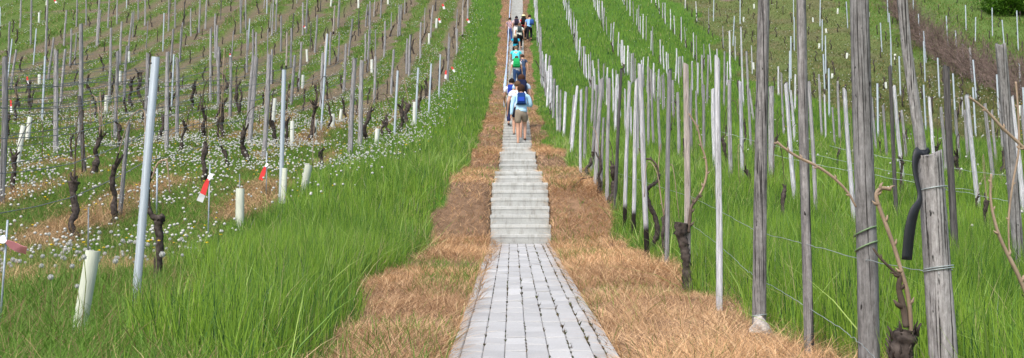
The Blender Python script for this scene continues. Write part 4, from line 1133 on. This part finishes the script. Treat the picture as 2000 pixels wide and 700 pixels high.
def person(feet, h, yaw, label, shirt, legs, hair, legtype='trousers', shoe=(.05, .04, .04), stride=1, bend=.5, arms='down', cap=None, sleeve='short', hairlen='short', wide=1.0, zfeet=None):
    k = h / 1.72; s = stride; b = bend; wide *= 1.14
    e = empty('person', feet); e.rotation_euler = (0, 0, yaw); tag(e, label, 'person', 'hikers climbing the stairs')
    J = {}
    def j(n, x, y, z, rx, ry=None): J[n] = (Vector((x * k, y * k, z * k)), rx * k, (ry or rx) * k)
    up = .15                                           # the leading foot stands one step up
    ln = .16 + .22 * b; drop = .04 * b
    j('pelvis', 0, 0, .93, .135 * wide, .10)
    j('waist', 0, .03 + .03 * b, 1.06, .118 * wide, .088); j('chest', 0, .10 * ln * 4 * .6 + .02, 1.26 - drop, .135 * wide, .095); j('shoul', 0, ln * .62, 1.41 - drop * 1.4, .09, .07)
    j('neck', 0, ln * .85, 1.49 - drop * 1.8, .05, .05); j('head0', 0, ln * 1.0, 1.56 - drop * 2, .068, .08); j('head1', 0, ln * 1.08, 1.64 - drop * 2.1, .080, .095); j('head2', 0, ln * 1.08, 1.715 - drop * 2.1, .048, .058)
    j('nose', 0, ln * 1.08 + .115, 1.62 - drop * 2.1, .014); j('earL', -.088, ln * 1.05, 1.62 - drop * 2, .016); j('earR', .088, ln * 1.05, 1.62 - drop * 2, .016)
    E = [('pelvis', 'waist'), ('waist', 'chest'), ('chest', 'shoul'), ('shoul', 'neck'), ('neck', 'head0'), ('head0', 'head1'), ('head1', 'head2'), ('head1', 'nose'), ('head1', 'earL'), ('head1', 'earR')]
    AR = {}
    for sd, nm in ((-1, 'L'), (1, 'R')):
        fwd = (sd * s) > 0                              # this leg leads
        j('hip' + nm, sd * .088, 0, .86, .092, .10)
        if fwd: j('knee' + nm, sd * .10, .20, .60, .058); j('calf' + nm, sd * .10, .17, .43, .054); j('ank' + nm, sd * .10, .12, up + .09, .036); j('heel' + nm, sd * .10, .10, up + .04, .036); j('toe' + nm, sd * .105, .27, up + .035, .036, .026)
        else: j('knee' + nm, sd * .095, .03, .49, .056); j('calf' + nm, sd * .095, -.03, .33, .052); j('ank' + nm, sd * .09, -.06, .10, .035); j('heel' + nm, sd * .09, -.07, .045, .036); j('toe' + nm, sd * .10, .09, .03, .036, .026)
        E += [('pelvis', 'hip' + nm), ('hip' + nm, 'knee' + nm), ('knee' + nm, 'calf' + nm), ('calf' + nm, 'ank' + nm), ('ank' + nm, 'heel' + nm), ('heel' + nm, 'toe' + nm)]
        sx = .168 * wide; sy, sz = ln * .60, 1.38 - drop * 1.3
        j('sh' + nm, sd * sx, sy, sz, .055)
        mode = arms if isinstance(arms, str) else arms[0 if sd < 0 else 1]
        if mode == 'rail': el = (sd * .32, sy + .02, sz - .20); wr = (sd * .42, sy + .20, sz - .30)
        elif mode == 'strap': el = (sd * .27, sy + .02, sz - .27); wr = (sd * .14, sy + .20, sz - .18)
        elif mode == 'fwd': el = (sd * .25, sy + .06, sz - .27); wr = (sd * .24, sy + .26, sz - .38)
        else: el = (sd * .255, sy - .06, sz - .28); wr = (sd * .28, sy - .02 + .05 * sd * s, sz - .53)
        j('el' + nm, *el, .041); j('wr' + nm, *wr, .026, .022)
        E += [('shoul', 'sh' + nm), ('sh' + nm, 'el' + nm), ('el' + nm, 'wr' + nm)]
        dr = (Vector(wr) - Vector(el)).normalized(); palm = Vector(wr) + dr * .055; j('pa' + nm, *palm, .030, .018); E.append(('wr' + nm, 'pa' + nm))
        sidev = Vector((0, 1, 0)) - dr * dr.y; sidev.normalize(); inn = Vector((-sd, 0, 0)) - dr * (dr.x * -sd); inn = inn.normalized() if inn.length > .01 else Vector((0, 0, 1))
        for q, (off, fl) in enumerate(((.026, .066), (.009, .074), (-.009, .068), (-.026, .052))):
            a = palm + dr * .028 + sidev * off; b1 = a + dr * fl * .55; c1 = b1 + dr * fl * .35 + inn * fl * .28
            j('f%d%s' % (q, nm), *a, .0095); j('g%d%s' % (q, nm), *b1, .0088); j('h%d%s' % (q, nm), *c1, .0075)
            E += [('pa' + nm, 'f%d%s' % (q, nm)), ('f%d%s' % (q, nm), 'g%d%s' % (q, nm)), ('g%d%s' % (q, nm), 'h%d%s' % (q, nm))]
        a = palm - dr * .02 + sidev * .034; b1 = a + dr * .03 + sidev * .016 + inn * .012
        j('t0' + nm, *a, .011); j('t1' + nm, *b1, .009); E += [('pa' + nm, 't0' + nm), ('t0' + nm, 't1' + nm)]
    link('body', skin_mesh(J, E), M['skin'], e)
    def sub_(namesr, edges, grow):
        K = {}
        for n in namesr:
            nm, g = n if isinstance(n, tuple) else (n, grow)
            K[nm] = (J[nm][0], J[nm][1] + g * k, J[nm][2] + g * k)
        return skin_mesh(K, edges)
    # shirt with sleeves
    J['hemline'] = (J['pelvis'][0] + Vector((0, -.01 * k, -.06 * k)), .142 * k * wide, .118 * k)
    N = ['chest', 'waist', 'shoul', 'shL', 'shR', 'pelvis', 'hemline']; EE = [('hemline', 'pelvis'), ('pelvis', 'waist'), ('waist', 'chest'), ('chest', 'shoul'), ('shoul', 'shL'), ('shoul', 'shR')]
    for nm in 'LR':
        if sleeve == 'none': continue
        t = .5 if sleeve == 'short' else 1.0
        a = J['sh' + nm][0]; bb = J['el' + nm][0]; J['slv' + nm] = (a.lerp(bb, t * .98), (.048 if t < 1 else .044) * k, (.048 if t < 1 else .044) * k)
        N.append('slv' + nm); EE.append(('sh' + nm, 'slv' + nm))
        if sleeve == 'long': J['slw' + nm] = (J['wr' + nm][0], .028 * k, .026 * k); N.append('slw' + nm); EE.append(('slv' + nm, 'slw' + nm))
    mt = shirt if not isinstance(shirt, tuple) else cloth(shirt)
    link('shirt', sub_(N, EE, .017), mt, e)
    # trousers / shorts
    J['seat'] = (J['pelvis'][0] + Vector((0, -.02 * k, -.02 * k)), .138 * k * wide, .115 * k); J['band'] = (J['pelvis'][0] + Vector((0, 0, .09 * k)), .12 * k * wide, .095 * k)
    N = [('seat', .012), ('band', .012)]; EE = [('seat', 'band')]
    for nm in 'LR':
        hp = J['hip' + nm][0]; kn = J['knee' + nm][0]
        N.append(('hip' + nm, .02)); EE.append(('seat', 'hip' + nm))
        if legtype == 'shorts':
            J['hem' + nm] = (hp.lerp(kn, .78), .082 * k, .086 * k); N.append(('hem' + nm, .014)); EE.append(('hip' + nm, 'hem' + nm))
        else:
            N += [('knee' + nm, .022), ('calf' + nm, .02), ('ank' + nm, .026)]; EE += [('hip' + nm, 'knee' + nm), ('knee' + nm, 'calf' + nm), ('calf' + nm, 'ank' + nm)]
    link(legtype, sub_(N, EE, .02), cloth(legs), e)
    # shoes
    for nm in 'LR':
        a = J['heel' + nm]; t = J['toe' + nm]; K = {'a': (a[0] + Vector((0, -.01 * k, 0)), .045 * k, .04 * k), 'b': (a[0].lerp(t[0], .5), .044 * k, .036 * k), 'c': (t[0] + Vector((0, .02 * k, 0)), .04 * k, .028 * k)}
        link('shoe', skin_mesh(K, [('a', 'b'), ('b', 'c')]), cloth(shoe), e)
    # hair: cap of hair over the back and top of the head
    v, f = ico_mesh(3, .04, 5); hc = J['head1'][0]
    V = []
    for p in v:
        x, y_, z_ = p
        rr_ = 1.0
        if y_ > .35 and z_ < .45: rr_ = .72
        if z_ < -.3 and hairlen == 'short': rr_ *= .82
        V.append((hc.x + x * .098 * k * rr_ * (1.12 if hairlen != 'short' else 1), hc.y - .012 * k + y_ * .112 * k * rr_, hc.z + (.012 + z_ * (.118 if hairlen == 'short' or z_ > 0 else .16) * rr_) * k))
    link('hair', mesh_py('hair', V, [tuple(q) for q in f]), cloth(hair), e)
    if cap:
        mb = MB(); c = hc + Vector((0, 0, .03 * k)); n_ = 18; V = []; F = []
        for i, (rr_, z_) in enumerate(((1.75, -.01), (1.15, .0), (1.12, .05), (.95, .09), (.5, .115), (.02, .12))):
            for q in range(n_): a = 2 * PI * q / n_; V.append((c.x + math.cos(a) * .098 * k * rr_, c.y + math.sin(a) * .112 * k * rr_, c.z + z_ * k))
        for i in range(5):
            for q in range(n_): a, b_ = i * n_ + q, i * n_ + (q + 1) % n_; F.append((a, b_, b_ + n_, a + n_))
        link('hat', mesh_py('hat', V, F), cloth(cap), e)
    return e, J, k
def backpack(pe, J, k, c, label, size=1.0, accent=None, dz=0, side=0.0, low=0.0):
    top = J['shoul'][0]; bot = J['waist'][0]; ax = (top - bot).normalized(); back = Vector((0, -1, 0)) - ax * ax.dot(Vector((0, -1, 0))); back.normalize()
    e = empty('backpack'); tag(e, label, 'backpack', 'backpacks carried by the hikers')
    ctr = bot.lerp(top, .48 - low) + back * (.115 + .075 * size) * k + Vector((side, 0, 0))
    R3 = Matrix((Vector((1, 0, 0)), -back, ax)).transposed().to_4x4()
    e.matrix_world = Matrix.Translation(Vector(pe.location)) @ pe.rotation_euler.to_matrix().to_4x4() @ Matrix.Translation(ctr) @ R3
    def rbox(w, d_, h, tap=.85):
        bm = bmesh.new(); bmesh.ops.create_cube(bm, size=1)
        for v in bm.verts: v.co = Vector((v.co.x * w * (tap if v.co.z > 0 else 1), v.co.y * d_ * (tap if v.co.z > 0 else 1), v.co.z * h))
        bmesh.ops.bevel(bm, geom=bm.edges[:], offset=min(w, d_, h) * .33, segments=4, affect='EDGES', profile=.6)
        V = [tuple(v.co) for v in bm.verts]; F = [tuple(v.index for v in f.verts) for f in bm.faces]; bm.free(); return V, F
    w, d_, h = .335 * k * size, .17 * k * size, .47 * k * size
    MB().add(rbox(w, d_, h)).build('bag', cloth(c), e)
    c2 = accent or tuple(x * .75 for x in c)
    MB().add(rbox(w * .72, d_ * .5, h * .42, .95), Matrix.Translation((0, -d_ * .45, -h * .18))).build('pocket', cloth(c2), e)
    MB().add(tube([(-.02, -.0, h * .48), (-.015, -.01, h * .53), (.015, -.01, h * .53), (.02, 0, h * .48)], .008, 6)).build('grab_loop', cloth((.05, .05, .06)), e)
    for sx in (-1, 1):
        pts = [(sx * w * .33, d_ * .45, h * .42), (sx * w * .42, d_ * .9, h * .55), (sx * w * .45, d_ * 1.7, h * .42), (sx * w * .5, d_ * 1.9, 0), (sx * w * .52, d_ * .8, -h * .36), (sx * w * .45, d_ * .35, -h * .4)]
        MB().add(ribbon(resample(pts, [.04] * 6, 4)[0], [.04] * 21, .01)).build('strap', cloth((.04, .045, .06)), e)
    return e
def feet_at(px, y): return ((px - 1000) / FPX * y, y, stair_z(y))
# nearest four
y = hit(1018, 279)[1]
p = person(feet_at(1018.5, y), 1.80, 0, 'nearest hiker in light blue shirt and khaki shorts, climbing with bare calves', (.42, .66, .84), (.27, .23, .18), (.05, .028, .02), 'shorts', (.12, .08, .06), 1, .4, ('down', 'strap'), sleeve='long', hairlen='bob', wide=1.06)
backpack(*p, (.015, .05, .18), 'blue backpack worn by the nearest hiker over the light blue shirt', .74, (.02, .06, .36))
y = hit(1010, 267)[1]
p = person(feet_at(1011, y), 1.82, 0, 'short-haired hiker in white tee and navy shorts just ahead of the nearest one', (.74, .76, .84), (.02, .022, .05), (.13, .08, .05), 'shorts', (.3, .28, .26), -1, .45, 'down', wide=1.0)
y = hit(1019, 256)[1]
p = person(feet_at(1019, y), 1.80, 0, 'curly brown-haired hiker in pale shirt, mostly hidden behind the white tee', (.45, .58, .72), (.02, .02, .035), (.065, .032, .022), 'trousers', (.04, .04, .04), 1, .35, 'down', hairlen='bob', wide=1.1)
backpack(*p, (.012, .016, .045), 'dark navy backpack of the curly brown-haired hiker', 1.0)
y = hit(999, 247)[1]
p = person(feet_at(999.5, y), 1.68, 0, 'dark-haired hiker in white tee and navy trousers at the left stair edge', (.76, .77, .84), (.03, .035, .10), (.02, .016, .016), 'trousers', (.05, .05, .05), -1, .5, 'fwd')
backpack(*p, (.02, .05, .32), 'bright blue backpack slung on the hiker at the left stair edge', .75, side=-.02)
# middle group
y = hit(1009, 170)[1]
p = person(feet_at(1009, y), 1.68, 0, 'hiker in white shirt and blue jeans carrying a green backpack', (.76, .78, .82), (.035, .075, .18), (.10, .06, .04), 'trousers', (.04, .03, .03), 1, .5, 'down')
backpack(*p, (.02, .36, .11), 'bright green backpack on the hiker in blue jeans', 1.05, (.015, .28, .08))
y = hit(1020, 167)[1]
p = person(feet_at(1021, y), 1.62, 0, 'hiker in dark top half hidden right of the green backpack', (.05, .08, .14), (.04, .08, .18), (.06, .035, .025), 'trousers', (.35, .05, .05), -1, .5, 'down')
y = hit(1008, 154)[1]
p = person(feet_at(1008, y), 1.80, 0, 'broad hiker in turquoise tee directly behind the green backpack', (.10, .72, .84), (.08, .08, .10), (.20, .15, .10), 'trousers', (.05, .05, .05), 1, .75, 'fwd', wide=1.25)
y = hit(1007, 117)[1]
p = person(feet_at(1007, y), 1.66, 0, 'blond hiker in teal tee with one hand on the rail', (.03, .45, .66), (.02, .02, .025), (.55, .45, .30), 'trousers', (.04, .04, .04), -1, .7, ('rail', 'down'))
backpack(*p, (.012, .012, .015), 'small black backpack on the blond hiker in teal', .85, low=.12)
# upper group
y = hit(1015, 99)[1]
p = person(feet_at(1015, y), 1.70, 0, 'brown-haired hiker in cream shirt and black trousers below the upper group', (.72, .76, .68), (.012, .012, .014), (.17, .11, .07), 'trousers', (.04, .04, .04), 1, .45, 'down')
backpack(*p, (.05, .07, .075), 'grey-black backpack on the hiker in the cream shirt', .8)
y = hit(1009, 83)[1]
p = person(feet_at(1009, y), 1.70, 0, 'dark-haired hiker in a pink patterned top and white trousers', pattern_cloth((.66, .42, .46), (.72, .68, .68)), (.76, .78, .82), (.02, .015, .02), 'trousers', (.3, .3, .3), 1, .3, 'down')
backpack(*p, (.03, .025, .045), 'dark backpack on the hiker in the pink patterned top', .9)
y = hit(1000, 81)[1]
p = person((float(xc(y)) - .42, y, stair_z(y)), 1.66, 0, 'dark-haired hiker in patterned top and jeans beside the handrail', pattern_cloth((.62, .40, .44), (.16, .14, .18)), (.05, .09, .26), (.025, .016, .018), 'trousers', (.05, .05, .05), -1, .3, 'down')
y = hit(1023, 80)[1]
p = person(feet_at(1023.5, y), 1.72, 0, 'hiker in red shirt and pale yellow sun hat in the upper group', (.62, .03, .04), (.012, .012, .016), (.03, .02, .02), 'trousers', (.04, .04, .04), 1, .3, 'down', cap=(.78, .75, .42))
backpack(*p, (.012, .012, .014), 'black backpack on the hiker in red with the yellow hat', 1.0)
y = hit(1034, 82)[1]
x = (1034.5 - 1000) / FPX * y
p = person((x, y, float(H(x, y, False))), 1.74, -.12, 'hiker in sky blue tee and black trousers walking on the straw beside the stairs', (.22, .44, .78), (.012, .014, .02), (.05, .028, .025), 'trousers', (.03, .03, .03), 1, .2, 'down')
backpack(*p, (.03, .09, .28), 'blue shoulder bag on the hiker walking beside the stairs', .75, side=.16, low=.2)

# ------------------------------------------------------------------ labels of everything standing in the rows
def row_name(x, y, left):
    u = x - float(xc(y))
    if u < 0:
        k = int(round((ROW_L0 - u) / ROW_LS)); k = max(0, k); return k, '%s row left of the stairs' % ordn(k + 1)
    k = int(round((u - ROW_R0) / ROW_RS)); k = max(0, k); return k, '%s row right of the stairs' % ordn(k + 1)
WHAT = {'M': 'galvanised steel post'}
TALL = [q[0] for q in sorted((q for q in PLACED if q[1] == 'M'), key=lambda q: -q[4])[:2]]
rows = {}
for it in PLACED:
    o, kind, x, y, hp, left, lab = it; k, rn = row_name(x, y, left)
    what = 'galvanised steel post' if kind == 'M' else (LOOK[kind] + (' wooden post' if left else ' wooden stake'))
    rows.setdefault((rn, what), []).append(it)
for (rn, what), L in rows.items():
    L.sort(key=lambda q: q[3]); n = 0
    for it in L:
        o, kind, x, y, hp, left, lab = it; n += 1
        o['group'] = 'steel posts' if kind == 'M' else ('wooden posts in the left rows' if left else 'wooden stakes in the right rows')
        if o is TALL[0]: o['label'] = 'tallest steel post, standing beside the twisted black vine'; continue
        if o is TALL[1]: o['label'] = 'second tallest steel post, bright, at the edge of the tall grass'; continue
        o['label'] = '%s, %s uphill in the %s' % (what, ordn(n), rn)
rows = {}
for it in VINES:
    o, x, y, hp, lab = it; k, rn = row_name(x, y, x < 0); rows.setdefault(rn, []).append(it)
for rn, L in rows.items():
    L.sort(key=lambda q: q[2])
    for n, it in enumerate(L, 1):
        o = it[0]
        o['label'] = 'gnarled dark vine stump, %s uphill in the %s' % (ordn(n), rn); o['group'] = 'vines in the ' + rn
rows = {}
for what, o, x, y in EXTRA: rows.setdefault((what, row_name(x, y, x < 0)[1]), []).append((y, o))
for (what, rn), L in rows.items():
    L.sort(key=lambda q: q[0])
    for n, (y, o) in enumerate(L, 1): o['label'] = '%s, %s the %s' % (what, 'only one in' if len(L) == 1 else ordn(n) + ' in', rn)
LM = [(hit(152, 655), 'large pale leaning vine guard'), (hit(2, 640), 'corner rod with the pink ribbon'), (hit(265, 592), 'tallest steel post'), (hit(406, 482), 'rod with the red and white ribbon'),
      (hit(141, 470), 'stubby black stump left of the tallest post'), (hit(222, 440), 'black vine behind the tallest post'), (hit(468, 450), 'pale guard deep in tall grass'), (hit(553, 398), 'second steel post'), (hit(28, 382), 'black stump at the left picture edge')]
rows = {}
for e in DANDY:
    b = min(LM, key=lambda q: (q[0][0] - e.location.x) ** 2 + (q[0][1] - e.location.y) ** 2)
    rows.setdefault(b[1], []).append(((b[0][0] - e.location.x) ** 2 + (b[0][1] - e.location.y) ** 2, e))
for nm, L in rows.items():
    L.sort(key=lambda q: q[0])
    for n, (d_, e) in enumerate(L, 1): e['label'] = 'white dandelion clock, %s nearest to the %s' % (ordn(n) if n > 1 else 'the very', nm)
